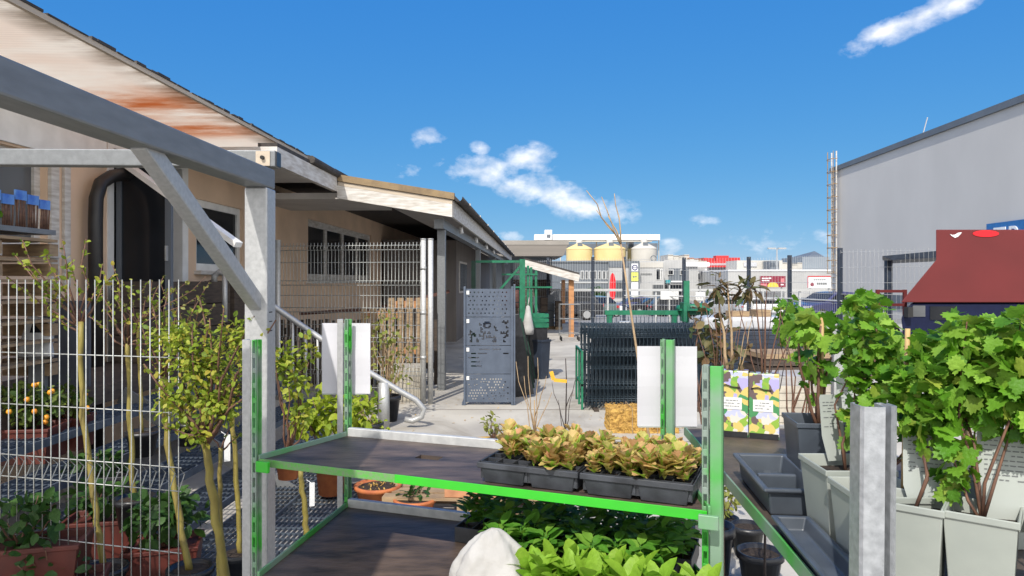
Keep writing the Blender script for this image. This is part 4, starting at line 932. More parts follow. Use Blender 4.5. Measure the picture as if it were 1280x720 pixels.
sapling('slanted yellow stemmed sapling at the right edge of the mesh fence', [(205,470,3.35),(209,555,3.32),(224,650,3.28),(238,735,3.25)], .016,
        [(175,400),(200,395),(230,405),(250,372),(185,440),(212,360),(240,430),(190,380),(222,385),(170,425)], 18, .027, extra=[(205,500,3.3,.06,.05,.08,60),(215,420,3.3,.12,.1,.10,160)], seed=3)
sapling('leafy sapling with a thick forked olive stem right of the mesh fence', [(256,545,2.80),(262,600,2.80),(274,665,2.80),(288,760,2.80)], .019,
        [(215,420),(240,405),(262,398),(285,410),(312,432),(200,470),(330,440),(318,395,2.62),(225,515),(300,480),(180,455),(345,400,2.6),(250,375),(280,385),(205,535),(330,470,2.7)], 26, .023, zbase=.05,
        extra=[(255,455,2.8,.17,.14,.15,800),(225,425,2.8,.09,.08,.09,200),(295,420,2.75,.09,.08,.09,200),(275,505,2.78,.12,.1,.10,420),(225,500,2.8,.11,.08,.10,240),(316,425,2.68,.07,.05,.09,130),(245,545,2.76,.06,.05,.06,60)], seed=4)
sapling('thin olive stem leaning beside the thick forked sapling', [(276,560,2.95),(275,640,2.95),(273,760,2.95)], .011, [(250,520),(290,525),(300,540)], 6, .028, zbase=.05, seed=5)
sapling('slim stem sapling with a white tag just left of the galvanised post', [(288,500,3.45),(293,560,3.45),(299,660,3.45),(300,690,3.45)], .013, [(270,450),(300,440),(280,470),(290,425),(262,425)], 18, .027, zbase=.17, tagh=(284,560,3.44), seed=6)
sapling('short olive stem with a white tag under the trolley shelf', [(376,588,3.9),(380,630,3.9),(384,672,3.9),(385,690,3.9)], .018, [], 0, .03, zbase=.02, pot=None, tagh=(390,618,3.88), seed=7)
sapling('sapling with orange tinted branch tips at the back by the trough', [(172,400,4.6),(175,470,4.6),(178,520,4.6)], .012, [(140,350),(160,358),(190,350),(215,358),(235,352),(258,345),(245,372),(130,372)], 15, .03, 'olive', .51, seed=8, grp='grafted saplings on the steps')
sapling('dark twiggy shrub before the shop window trough', [(232,420,4.9),(235,470,4.9),(238,520,4.9)], .012, [(200,352),(222,362),(246,368),(262,352),(190,375),(270,380),(258,395)], 15, .03, 'olive', .51, seed=9)
# bushes by the handrail ---------------------------------------------------
def bush(label, px, py, Y, zb, potr, poth, potm, blobs, lm, ln, shape, sm='bark', nm='potted_bush', cat='bush', up=.4, stems=8, seed=1, grp=None, spill=.3):
    c = at(px,py,Y); t = thing(nm, label, cat, (c.x,c.y,zb), 0, grp); rg = random.Random(seed)
    round_pot(t, potr, poth, M[potm]); mb = MB(); lf = MB(); tips = []
    for (x,y,Yb,rx,ry,rz_,n) in blobs:
        q = at(x,y,Yb); cloud(lf, q, (rx,ry,rz_), n, ln, shape, rg, up, spill)
        for k in range(max(2,stems//len(blobs))): d = rdir(rg); tips.append(q+Vector((d.x*rx,d.y*ry,d.z*rz_))*.8)
    list(twigs(mb, (c.x,c.y,zb+poth*.86), tips, .009, .0025, rg, .05)); mb.build('stem', M[sm], t, True); lf.build('foliage', L[lm], t, True); return t
bush('upright shrub with fresh green leaves in an orange pot beside the post', 360, 548, 4.6, .36, .085, .17, 'terra', [(366,470,4.6,.12,.1,.2,200),(350,450,4.55,.08,.08,.13,110),(385,440,4.7,.06,.06,.12,60),(375,520,4.6,.1,.1,.08,90)], 'goji', .038, OVAL, 'twig', seed=31)
bush('round bush of broad bright yellow green leaves behind the trolley', 405, 560, 5.6, .15, .16, .2, 'black', [(405,515,5.6,.22,.2,.2,240),(445,515,5.7,.2,.18,.2,200),(380,525,5.5,.12,.12,.14,80)], 'lime', .07, OVAL, 'bark', seed=32, up=.8)
bush('thin twiggy young bush with small yellow leaves beside the handrail end', 485, 520, 8.3, .0, .15, .3, 'black', [(478,415,8.3,.2,.2,.32,90),(488,460,8.3,.25,.2,.3,90),(500,430,8.3,.2,.2,.3,40)], 'olive', .055, OVAL, 'paletwig', seed=33, stems=22)
bush('dry grey twiggy bush at the foot of the handrail', 462, 545, 7.2, .0, .14, .2, 'black', [(455,520,7.2,.2,.15,.16,60),(470,535,7.2,.16,.12,.12,50),(440,505,7.2,.12,.12,.12,30)], 'lime', .055, OVAL, 'paletwig', seed=34, stems=24)
bush('small olive green sprig by the yellow pole', 617, 560, 6.6, .0, .10, .16, 'black', [(615,530,6.6,.09,.08,.10,60)], 'olive', .045, OVAL, 'twig', seed=35)
# terracotta pots and pallet behind the trolley
def pot_thing(label, px, py, z, r, h, m='terra', plant=None, seed=1, grp='round pots on the ground behind the trolley'):
    c = on(px,py,z); t = thing('flower_pot', label, 'flower pot', (c.x,c.y+r*.8,z), 0, grp); round_pot(t, r, h, M[m])
    rg = random.Random(seed); mb = MB()
    if plant == 'dry':
        for k in range(70):
            a = rg.uniform(0,6.3); q = rg.random()*r*.8; p_ = Vector((q*math.cos(a),q*math.sin(a),h*.9)); leaf(mb, p_, rdir(rg,.4), (0,0,1), .035, NARROW, rg)
        mb.build('mulch', M['straw'], t, True, True)
    elif plant:
        shrub(t, (0,0,h+plant[0]), plant[1], plant[2], plant[3], plant[4], OVAL, 6, rg, 'twig', (0,0,h*.9))
    return t
pot_thing('terracotta bowl filled with pale dry mulch behind the trolley', 468, 640, 0, .17, .16, 'terra', 'dry', 1)
pot_thing('terracotta bowl with a few leaves right of the mulch bowl', 516, 652, 0, .15, .13, 'terra', (.03,(.1,.1,.03),26,.05,'dark'), 2)
pot_thing('plain terracotta pot behind the mulch bowl', 492, 618, 0, .17, .24, 'terra', None, 3)
pot_thing('tall orange pot standing left of the rear trolley post', 410, 622, .05, .13, .30, 'terra', None, 4)
pot_thing('dark plastic pot with a bronze green shrub on the ground beyond the shelf corner', 908, 686, 0, .095, .17, 'black', (.12,(.10,.09,.13),120,.04,'olive'), 5)
pot_thing('empty looking black pot beside the right front trolley post', 862, 678, 0, .12, .16, 'black', (.02,(.06,.06,.03),20,.03,'olive'), 6)
pot_thing('black pot with thin bare sticks under the right hand shelf', 958, 745, 0, .12, .2, 'black', None, 7)
pot_thing('black pot under the right hand shelf, behind the stick pot', 940, 700, 0, .10, .18, 'black', None, 8)
c = on(575,650,0); pl = thing('wooden_pallet', 'wooden pallet carrying orange bricks on the ground behind the trolley', 'pallet', (c.x+.05,c.y+.4,0), -.06)
mb = MB(); w, d = 1.15, .78
for i in range(6): mb.lohi((-w/2,-d/2+i*.135,.124),(w/2,-d/2+i*.135+.1,.144))
for y in (-d/2,-.05,d/2-.1): mb.lohi((-w/2,y,.0),(w/2,y+.1,.02))
mb.build('deck', M['wood'], pl, False, True)
for x in (-w/2,-.05,w/2-.1):
    for y in (-d/2,-.05,d/2-.1): mb = MB(); mb.lohi((x,y,.021),(x+.1,y+.1,.123)); mb.build('block', M['wood'], pl, False, True)
i = 0
for a in range(4):
    q = Matrix.Rotation(-.06,3,'Z')@Vector((-.05+a*.19,-.28,.146)); b_ = MB(); b_.lohi((-.088,-.10,0),(.088,.10,.062))
    o = bev(b_.build('brick', M['brick'], None), .004); o.location = Vector((c.x+.05,c.y+.4,0))+q; o.rotation_euler = (0,0,-.06+.02*(a%2)); tag(o, ['leftmost orange brick on the pallet front','second orange brick from the left on the pallet','third orange brick from the left on the pallet','rightmost orange brick on the pallet front'][a], 'brick', 'orange bricks on the pallet')
q0, q1 = on(548,553,.03), on(612,549,.03)
mb = MB(); mb.tube([q0,q0.lerp(q1,.5),q1], .03, 10); y_ = mb.build('yellow_pole', M['yellow'], None, True); tag(y_, 'yellow plastic pole lying on the concrete behind the shelf', 'pole')
# ================================================================== perforated privacy screens display
def px_w(px, Y): return (px-640)/F*Y
YP = 9.35
dp = thing('screen_display', 'display rack of four perforated anthracite privacy screens stacked edge to edge', 'screen display', (px_w(611,YP),YP,0), 0)
xa, xb = px_w(582,YP), px_w(639,YP); hh = EYE-(0)+ (HY-361)/F*YP
mb = MB()
for x in (xa-.012, xb+.012): mb.lohi((x-.014,YP-.03,0),(x+.014,YP+.03,hh+.03))
mb.lohi((xb+.03,YP-.02,0),(xb+.055,YP+.2,hh+.06)); mb.lohi((xa-.05,YP-.02,0),(xa-.028,YP+.45,.03)); mb.lohi((xb+.003,YP+.032,0),(xb+.027,YP+.6,.03))
bev(mb.build('frame', M['anth'], dp), .003)
rg = random.Random(4); ph = (hh-.03)/4
for k in range(4):
    z1 = hh-k*ph; z0 = z1-ph+.008; nu, nv = 34, 20; sk_ = set()
    if k == 0:
        for j in range(2,nv-1,3):
            for i in range(2+(j%2),nu-2,3):
                if rg.random() < .93: sk_.add((i,j))
    elif k == 1:
        for _ in range(46):
            i, j = rg.randint(2,nu-4), rg.randint(2,nv-4); 
            for d_ in ((0,0),(1,0),(rg.choice((0,1)),1)): sk_.add((i+d_[0],j+d_[1]))
        for i in range(13,19):
            for j in range(11,18):
                if 3 < (i-15.5)**2+(j-14)**2 < 9: sk_.add((i,j))
    elif k == 2:
        for j in range(2,nv-1,3):
            i = rg.randint(1,4)
            while i < nu-4:
                l = rg.randint(4,9)
                if rg.random() < .6: sk_ |= {(q,j) for q in range(i,min(i+l,nu-2))}
                i += l+rg.randint(1,4)
    else:
        for j in range(2,nv-2,2):
            for i in range(2+(j//2%2),nu-2,2):
                if rg.random() < .62: sk_.add((i,j))
    c = [Vector((xa,YP,z0)),Vector((xb,YP,z0)),Vector((xb,YP,z1)),Vector((xa,YP,z1))]
    s_ = MB().sheet(c,.004,nu,nv,sk_).build('screen', M['anth'], dp)
    s_['label'] = ['screen with rows of small round holes','screen with leaf shaped cut outs','screen with short horizontal slots','screen with a dense pattern of dots'][k]
    mb = MB(); mb.lohi((xa+.012,YP-.008,z1-.075),(xa+.048,YP-.0045,z1-.025)); mb.build('price_label', M['whitep'], s_)
# mesh fence by the lean-to with round posts
Yf = 9.75
fx0, fx1, fx2 = px_w(350,Yf), px_w(461,Yf), px_w(530,9.35)
mf = thing('mesh_fence', 'galvanised folded mesh fence with round posts before the shop window', 'fence', (fx0,Yf,0), math.atan2(-.3,fx2-fx0))
mb = MB(); wire_panel(mb, fx2-fx0-.04, 2.17, .05, .0042, [.2,.62,1.05,1.45,1.9], [.4,.85,1.25,1.62,2.10], .03, .03, 4); mb.build('wire_mesh', M['wire'], mf, True, True)
for x in (-.03, fx2-fx0, fx2-fx0+.10):
    mb = MB(); mb.tube([(x,0,0),(x,0,2.20)], .036, 12); mb.tube([(x,0,2.20),(x,0,2.215)], .04, 12); mb.build('post', M['galv_w'], mf, True, True)
for z in (.6,1.2,1.8): mb = MB(); mb.tube([(fx2-fx0,0,z),(fx2-fx0,0,z+.04)], .042, 12); mb.build('clamp', M['galv'], mf, True, True)
# concrete block, pallets, ramp rail behind it
cb = thing('concrete_block', 'beige concrete block by the end of the mesh fence', 'block', (px_w(508,9.9),9.9,0), .1)
mb = MB(); mb.lohi((-.22,-.28,0),(.22,.28,.46)); bev(mb.build('block', M['conc2'], cb, False, True), .012)
for i,(x,z0,lean) in enumerate(((478,.30,.1),(512,.45,.1))):
    t = thing('wooden_pallet', ['weathered pallet with orange blocks leaning behind the mesh fence, left one','weathered pallet with orange blocks standing on the concrete block behind the mesh fence'][i], 'pallet', (px_w(x,10.3),10.35,z0), .05, 'pallets behind the mesh fence')
    mb = MB()
    for k in range(5): mb.lohi((-.32+k*.135,-.012,0),(-.32+k*.135+.09,.012,.95))
    mb.build('slats', M['wood'], t, False, True); mb = MB()
    for z in (.12,.80): mb.lohi((-.32,.013,z),(.31,.09,z+.1))
    mb.build('bearers', M['orangew'], t, False, True)
pf = thing('picket_fence', 'dark wooden picket fence with a red brown ramp rail below the shop window', 'fence', at(400,420,11.2)*1, 0)
mb = MB()
for k in range(26):
    x = px_w(345+k*8,11.2); mb.lohi((x-.032,11.19,0),(x+.032,11.215,1.02+.012*(k%3)))
mb.build('pickets', M['darkwood'], pf); mb = MB(); mb.lohi((px_w(343,11.2),11.216,.8),(px_w(550,11.2),11.25,.9)); mb.lohi((px_w(343,11.2),11.216,.25),(px_w(550,11.2),11.25,.35)); mb.build('bearers', M['darkwood'], pf)
mb = MB(); mb.bar(at(375,392,11.15),at(470,386,11.15),.06,.05); mb.bar(at(470,386,11.15),at(562,364,11.15),.06,.05); mb.build('ramp_rail', M['woodred'], pf)
# ------------------------------------------------------------------ stacked mesh panels
YS = 8.95
wmesh = MB(); wire_panel(wmesh, 1.56, 1.03, .05, .0042, [.12,.5,.9], [.06,.28,.7,.98], .035, .035, 4)
p0 = thing('stacked_fence', 'navy mesh fence panel at the front of the upright stack', 'mesh panel', (px_w(735,YS),YS,.03), 0, 'navy mesh panels in the upright stack')
wmesh.build('wire_mesh', M['navy'], p0, True, True)
rg = random.Random(12)
ordn = ['second','third','fourth','fifth','sixth','seventh','eighth','ninth','tenth','eleventh','twelfth','thirteenth','fourteenth']
for k in range(13):
    copy_tree(p0, (px_w(735,YS)+rg.uniform(-.04,.06), YS+.055*(k+1)+.006*k, .03+rg.uniform(0,.03)), rg.uniform(-.008,.008), f'navy mesh fence panel, {ordn[k]} from the front of the upright stack')
bs = thing('stack_rack', 'low dark rack holding the upright navy mesh panels', 'rack', (px_w(800,9.4),9.4,0), 0)
mb = MB()
for x in (px_w(738,9.3),px_w(800,9.3),px_w(860,9.3)): mb.lohi((x,8.86,0),(x+.06,9.95,.028))
mb.build('bearers', M['darkwood'], bs)
mb = MB(); x = px_w(730,8.95)
for k in range(3): mb.lohi((x-.03,9.0+k*.4,.0),(x-.005,9.04+k*.4,.72))
mb.lohi((x-.03,9.0,.72),(x-.005,9.84,.75)); mb.lohi((x-.03,9.0,.3),(x-.006,9.84,.33)); mb.build('end_bracket', M['gsteel'], bs)
# spiked panel row and green rail further back
t = thing('spiked_fence', 'tall dark spiked mesh panel standing behind the navy stack', 'mesh panel', (px_w(740,10.6),10.6,0), 0)
mb = MB(); wire_panel(mb, 1.95, 1.11, .06, .005, [.3,.7,1.0], [], n=4); mb.build('wire_mesh', M['navy'], t, True, True)
t = thing('board_stack', 'stack of flat navy boards lying behind the navy mesh panels', 'board stack', (px_w(800,10.2),10.2,0), 0)
mb = MB(); 
for k in range(14): mb.lohi((-.72+.02*(k%3),-.16,.02+k*.066),(.95+.015*(k%4),.22,.02+k*.066+.06))
mb.build('boards', M['navyb'], t, False, True)
mb = MB(); mb.lohi((-.30,-.02,.946),(-.15,.12,1.06)); mb.build('white_block', M['film'], t, False, True)
gb = thing('steel_barrier', 'dark green steel rail on posts above the stacked mesh panels', 'barrier', (px_w(820,11.5),11.5,0), 0)
za, zb_ = EYE+(HY-388)/F*11.5, EYE+(HY-393.5)/F*11.5
mb = MB(); mb.lohi((px_w(756,11.5),11.46,zb_),(px_w(886,11.5),11.54,za)); mb.build('rail', M['gsteel'], gb)
for x in (762,843,858): mb = MB(); w_ = px_w(x,11.5); mb.lohi((w_-.045,11.47,0),(w_+.045,11.53,zb_-.001 if x != 858 else 1.65)); mb.build('post', M['gsteel'], gb)
mb = MB(); mb.lohi((px_w(846,11.5),11.3,za+.0),(px_w(886,11.5),11.455,za+.03)); mb.lohi((px_w(849,11.5),11.2,1.0),(px_w(853,11.5),11.455,1.9-.6)); mb.build('bracket', M['gsteel'], gb)
t = thing('green_tarp', 'dark green folded tarpaulin on the steel rail', 'tarpaulin', at(865,386,11.9)*1, 0)
mb = MB(); a = [(-.24,0,-.04),(.34,0,-.04),(.36,.3,-.03),(-.24,.3,-.05),(-.20,.02,.06),(.22,.02,.10),(.24,.28,.09),(-.2,.28,.05)]
mb.add(a,[(3,2,1,0),(4,5,6,7),(0,1,5,4),(1,2,6,5),(2,3,7,6),(3,0,4,7)]); o = mb.build('tarp', M['gsteel'], t, True, True); mb = MB(); mb.lohi((-.1,.1,-1.22),(-.06,.14,-.04)); mb.lohi((.2,.1,-1.22),(.24,.14,-.03)); mb.build('leg', M['gsteel'], t, False, True)
# boards, slabs and foil wrapped goods at right of the stack
t = thing('board_stack', 'tall stack of navy composite boards behind the boxed shrubs', 'board stack', (px_w(945,10.2),10.2,0), .02)
mb = MB()
for k in range(16): mb.lohi((-.85+.02*(k%4),-.3,.01+k*.058),(.95+.03*(k%3),.35,.01+k*.058+.053))
mb.build('boards', M['navyb'], t, False, True)
t = thing('wrapped_goods', 'long low pack wrapped in white foil on top of the navy boards', 'wrapped pack', (px_w(935,10.35),10.35,.94), .02)
mb = MB(); mb.lohi((-.72,-.25,0),(.66,.3,.19)); o = bev(mb.build('foil', M['film'], t, False, True), .05, 3); mb = MB(); mb.lohi((-.3,-.2,.192),(-.05,.1,.27)); mb.lohi((.05,-.2,.192),(.26,.1,.29)); mb.build('cardboard', M['wood'], t, False, True)
t = thing('slab_stack', 'stack of pale concrete slabs on a pallet right of the boxed shrubs', 'slab stack', (px_w(985,7.2),7.2,0), .05)
mb = MB()
for x in (-.45,0,.4): mb.lohi((x,-.35,0),(x+.09,.35,.1))
mb.lohi((-.5,-.38,.1),(.55,.38,.125)); mb.build('pallet', M['wood'], t, False, True); mb = MB()
for k in range(7): mb.lohi((-.46+.01*(k%2),-.34,.127+k*.072),(.5+.01*(k%3),.34,.127+k*.072+.066))
mb.build('slabs', M['conc2'], t, False, True)
for i,(px,Y,z,w,h) in enumerate(((985,9.0,0,.9,.75),(1008,8.4,0,.7,.55))):
    t = thing('wooden_crate', ['dark slatted wooden crate beyond the slab stack','low slatted crate right of the slab stack'][i], 'crate', (px_w(px,Y),Y,z), .1)
    mb = MB(); n = int(h/.12)
    for k in range(n): mb.lohi((-w/2,-.3,k*.12),(w/2,-.27,k*.12+.1)); mb.lohi((-w/2,.27,k*.12),(w/2,.3,k*.12+.1)); mb.lohi((-w/2,-.269,k*.12),(-w/2+.03,.269,k*.12+.1)); mb.lohi((w/2-.03,-.269,k*.12),(w/2,.269,k*.12+.1))
    mb.build('slats', M['darkwood'], t, False, True); mb = MB(); mb.lohi((-w/2-.02,-.32,h-.06),(w/2+.02,.32,h)); mb.build('top_board', M['wood'] if i == 0 else M['film'], t, False, True)
# straw bale
c = on(778,541,0); t = thing('straw_bale', 'golden straw bale on the concrete behind the lettuce trays', 'bale', (px_w(803,7.7),7.8,0), 0)
mb = MB(); nx, ny, nz = 16, 8, 7; rg = random.Random(6)
mb.lohi((-.37,-.19,.0),(.37,.19,.25)); o = mb.build('straw', M['straw'], t, False, True)
s_ = o.modifiers.new('s','SUBSURF'); s_.subdivision_type = 'SIMPLE'; s_.render_levels = 5; s_.levels = 2
tx = bpy.data.textures.new('tufts','CLOUDS'); tx.noise_scale = .05
d_ = o.modifiers.new('d','DISPLACE'); d_.texture = tx; d_.strength = .05; d_.texture_coords = 'LOCAL'
mb = MB()
for _ in range(420):
    q = Vector((rg.uniform(-.37,.37),rg.choice((-.2,rg.uniform(-.2,.2))),0)); q.z = .26 if q.y > -.19 else rg.uniform(.02,.26); d = rdir(rg); d.z *= .4; mb.tube([q, q+d*rg.uniform(.04,.10)], .0022, 3, 0, False)
mb.build('loose_straw', M['straw'], t, False, True)
mb = MB()
for x in (-.13,.14): mb.tube([(x,-.222,0),(x,-.222,.275),(x,.222,.275),(x,.222,0)], .004, 5)
mb.build('twine', M['paletwig'], t, False, True)
# bare saplings in the yard
def bare(label, base, tips, r0, zb=0, pot=(.11,.16), sm='darktwig', grp='bare young saplings in the yard', yel=None, seed=1, cat='sapling'):
    b = at(*base); t = thing('bare_sapling', label, cat, (b.x,b.y,zb), 0, grp); rg = random.Random(seed); round_pot(t, pot[0], pot[1], M['black'])
    mb = MB(); s0 = Vector((b.x,b.y,zb+pot[1]*.85)); sp = at(*tips[0]); pts = crooked(s0, sp, rg, 5, .012); mb.tube(pts, [r0*(1-.11*i) for i in range(6)], 7)
    for tp in tips[1:]:
        q = at(tp[0],tp[1],base[2]+rg.uniform(-.1,.1)); st_ = pts[tp[2] if len(tp) > 2 else 4]
        pp_ = crooked(st_, q, rg, 4, .035); mb.tube(pp_, [r0*.5,r0*.4,r0*.34,r0*.28,r0*.2], 5)
    mb.build('stem', M[sm], t, True)
    if yel: 
        q = at(*yel); mb = MB(); mb.bar(q+Vector((-.05,0,.035)), q+Vector((-.03,0,-.03)), .004, .03); mb.bar(q+Vector((-.03,-.003,-.03)), q+Vector((.07,-.003,-.04)), .004, .026); mb.build('yellow_ribbon', M['yellow'], t)
    return t
bare('bare pale twiggy sapling in front of the perforated screens', (668,570,5.2), [(668,500,5.2),(645,452,2),(660,445,3),(672,447,3),(683,470,4),(655,470,3),(690,490,3)], .010, sm='paletwig', seed=41)
bare('bare dark sapling with a yellow ribbon tied to its side', (706,570,5.4), [(707,448,5.4),(690,478,2),(722,468,3),(716,490,2),(698,500,1)], .008, yel=(697,470,5.38), seed=42)
bare('tall leaning bare sapling with a forked top against the sky', (838,640,3.6), [(776,305,3.6),(733,238,5),(752,246,5),(768,242,5),(745,262,5),(760,270,5)], .010, sm='paletwig', seed=43)
bare('many stemmed bare shrub behind the left boxed shrub', (905,560,3.3), [(905,440,3.3),(880,372,2),(893,385,3),(915,365,3),(930,380,4),(868,400,2),(922,410,3),(898,358,4)], .007, sm='twig', grp='bare shrubs behind the boxed shrubs', seed=44)
bare('dark wiry bare shrub behind the right boxed shrub', (958,560,3.2), [(956,450,3.2),(935,372,3),(950,360,4),(968,365,3),(985,378,4),(975,400,2),(940,410,2),(992,405,3)], .007, sm='darktwig', grp='bare shrubs behind the boxed shrubs', seed=45)
bush('low bronze leafed shrub between the boxed shrubs and the mesh stack', 890, 520, 3.9, .0, .12, .3, 'black', [(893,440,3.9,.10,.1,.12,60),(905,420,3.9,.10,.08,.1,50),(880,400,3.9,.08,.08,.12,40)], 'bronze', .05, OVAL, 'twig', seed=46)
bush('fresh green potted shrub right of the boxed shrubs on the yard', 1005, 500, 4.6, .0, .14, .3, 'black', [(1000,420,4.6,.16,.12,.2,130),(985,395,4.6,.10,.1,.14,70)], 'currant', .05, LOBED, 'twig', seed=47)
# ------------------------------------------------------------------ green cantilever rack and clutter behind the screens
YG = 13
gr = thing('storage_rack', 'tall green steel rack with a diagonal brace behind the perforated screens', 'rack', (px_w(620,YG),YG,0), 0)
mb = MB(); x = px_w(653,YG); mb.lohi((x-.05,YG-.06,0),(x+.05,YG+.06,EYE+(HY-324)/F*YG)); mb.build('post', M['gsteel'], gr)
mb = MB(); x = px_w(592,YG); mb.lohi((x-.04,YG-.06,0),(x+.04,YG+.06,EYE+(HY-326)/F*YG)); mb.build('post', M['dgreen'], gr)
mb = MB(); mb.lohi((px_w(595,YG),YG-.03,EYE+(HY-328.5)/F*YG),(px_w(650,YG),YG+.03,EYE+(HY-325.5)/F*YG)); mb.build('beam', M['gsteel'], gr)
mb = MB(); mb.bar(at(651,332,YG),at(625,362,YG),.05,.04); mb.build('brace', M['gsteel'], gr)
mb = MB()
for k,(z,l) in enumerate(((1.35,.6),(.75,.8))): mb.lohi((px_w(653,YG)-.03,YG+.062,z),(px_w(653,YG)+.03,YG+2.8,z+.06))
mb.build('arm', M['gsteel'], gr)
g2 = thing('storage_rack', 'second smaller green rack with upright arms further back near the wooden shed', 'rack', (px_w(668,18),18,0), 0)
mb = MB()
for x,y0 in ((660,332),(664,334),(670,338)): w_ = px_w(x,18); mb.lohi((w_-.03,17.97,0),(w_+.03,18.03,EYE+(HY-y0)/F*18))
mb.build('post', M['gsteel'], g2); mb = MB(); mb.lohi((px_w(627,18),17.94,EYE+(HY-344)/F*18),(px_w(672,18),17.969,EYE+(HY-342)/F*18)); mb.lohi((px_w(640,18),17.94,EYE+(HY-360)/F*18),(px_w(690,18),17.969,EYE+(HY-358)/F*18)); mb.build('beam', M['gsteel'], g2)
for i,(x,Y) in enumerate(((632,19),(638,19.4),(644,19.2))):
    t = thing('plant_barrel', ['dark red barrel under the lean-to, left of three','dark red barrel under the lean-to, middle of three','dark red barrel under the lean-to, right of three'][i], 'barrel', (px_w(x,Y),Y,.9), 0, 'dark red barrels under the lean-to')
    mb = MB(); mb.lathe((0,0,0), [(.001,0),(.09,0),(.11,.1),(.115,.3),(.10,.5),(.001,.5)], 12); mb.build('barrel', M['woodred'], t, True, True); mb = MB(); mb.lathe((0,0,.15),[(.116,0),(.119,.015),(.116,.03)],12); mb.build('hoop', M['rubber'], t, True, True)
    mb = MB(); mb.lohi((-.1,-.1,-.9),(.1,.1,-.001)); mb.build('plinth', M['darkwood'], t, False, True)
rg = random.Random(9)
for k in range(6):
    Y = 10.0+k*.55; t = thing('plastic_board', f'dark green board leaning behind the perforated screens, {["first","second","third","fourth","fifth","sixth"][k]} from the front', 'board', (px_w(652,Y)-.05,Y,0), 0, 'dark boards leaning behind the screens')
    mb = MB(); mb.bar((.05+.02*k,0,.01),(-.16+.03*k,0,1.15-.09*k),.06+.3,.03, up=(0,1,0)); bev(mb.build('board', M['dgreen'] if k%2 else M['black'], t, False, True), .004)
    mb = MB(); mb.lohi((-.2,.17,0),(-.15,.2,1.0)); mb.build('strut', M['black'], t, False, True)
t = thing('green_crate', 'bright green plastic crate on the dark board stack', 'crate', at(672,400,12.0)*1, .1)
mb = MB()
mb.lohi((-.17,-.15,-.12),(.17,.15,-.11))
for a in ((-.17,-.15,.17,-.13),(-.17,.13,.17,.15),(-.17,-.13,-.15,.13),(.15,-.13,.17,.13)):
    for z in (-.109,-.03,.05): mb.lohi((a[0],a[1],z),(a[2],a[3],z+.06))
mb.build('crate_body', M['gsteel'], t, False, True); mb = MB(); mb.lohi((-.15,-.13,-.98),(.15,.13,-.121)); mb.build('stand', M['black'], t, False, True)
t = thing('white_bag', 'slumped white sack hanging on the green rack behind the screens', 'bag', at(660,392,11.6)*1, 0)
mb = MB(); n = 12
mb.lathe((0,0,0), [(.001,.14),(.03,.12),(.045,.05),(.06,-.05),(.10,-.25),(.09,-.34),(.001,-.35)], 14); o = mb.build('bag', M['sack'], t, True, True); mb = MB(); mb.tube([(0,0,.13),(.01,0,.2),(.02,.1,.26)], .008, 6); mb.build('strap', M['sack'], t, True, True)
t = thing('dark_bin', 'navy plastic bin standing at the corner of the board pile in the sun', 'bin', (px_w(676,11.9),11.9,0), .05)
mb = MB(); mb.lathe((0,0,0), [(.001,0),(.13,0),(.165,.62),(.18,.62),(.18,.66),(.15,.66),(.14,.60),(.001,.58)], 4); bev(mb.build('bin_body', M['navyb'], t, False, True), .01)
mb = MB(); mb.lohi((-.14,-.02,.662),(.14,.02,.69)); mb.build('handle', M['black'], t, False, True)
# shed with wooden post
sd = thing('open_shed', 'open timber shed with a sloping plank roof and orange wooden post', 'shed', (px_w(690,22),22,0), 0)
a, b = at(655,322,20.5), at(724,341,20.5)
mb = MB(); dv = Vector((.3,9,0)); mb.add([a,b,b+dv,a+dv]+[q+Vector((0,0,-.10)) for q in (a,b,b+dv,a+dv)], [(0,1,2,3),(7,6,5,4),(4,5,1,0),(5,6,2,1),(6,7,3,2),(7,4,0,3)]); mb.build('roof', M['darkroof'], sd)
mb = MB(); mb.bar(a+Vector((0,-.03,-.16)), b+Vector((0,-.03,-.16)), .05, .2); mb.build('fascia', M['weather'], sd)
for (x,Y) in ((714,20.7),(716,28)): w_ = px_w(x,Y) if Y < 25 else px_w(714,20.7)+.3; mb = MB(); mb.lohi((w_-.075,Y-.07,-.1),(w_+.075,Y+.07,b.z-.2)); mb.build('post', M['orangew'], sd)
mb = MB(); mb.lohi((a.x-.4,28.5,-.1),(b.x-.4,28.6,1.7)); mb.build('back_wall', M['darkwood'], sd)
rg = random.Random(14)
for k in range(5):
    w_ = px_w(662+k*9,24); t = thing('plant_pallet', f'grey stack of goods inside the timber shed, {["leftmost","second from left","middle","fourth from left","rightmost"][k]}', 'goods', (w_,24+.4*(k%2),0), 0, 'goods stored in the timber shed'); mb = MB(); h = .8+.3*rg.random()
    for q in range(4): mb.lohi((-.11,-.25,.1+q*h/4),(.11,.25,.1+q*h/4+h/4-.02))
    mb.build('goods', M['clad_d' if k%2 else 'darkwood'], t, False, True); mb = MB(); mb.lohi((-.12,-.27,0),(.12,.27,.09)); mb.build('pallet', M['wood'], t, False, True)
t = thing('mesh_trolley', 'small galvanised mesh cart standing beside the wooden shed post', 'cart', (px_w(712,19.5),19.5,0), 0)
mb = MB()
for x in (-.28,.0,.28): 
    for y in (-.2,.2): mb.tube([(x,y,.12),(x,y,1.0)], .009, 5)
for z in (.2,.6,1.0): mb.tube([(-.28,-.2,z),(.28,-.2,z),(.28,.2,z),(-.28,.2,z),(-.28,-.2,z)], .008, 5)
mb.build('cage', M['galv_b'], t, False, True); mb = MB()
for x in (-.24,.24):
    for y in (-.2,.2): mb.tube([(x-.02,y,.06),(x+.02,y,.06)], .06, 10)
mb.build('wheels', M['rubber'], t, False, True)
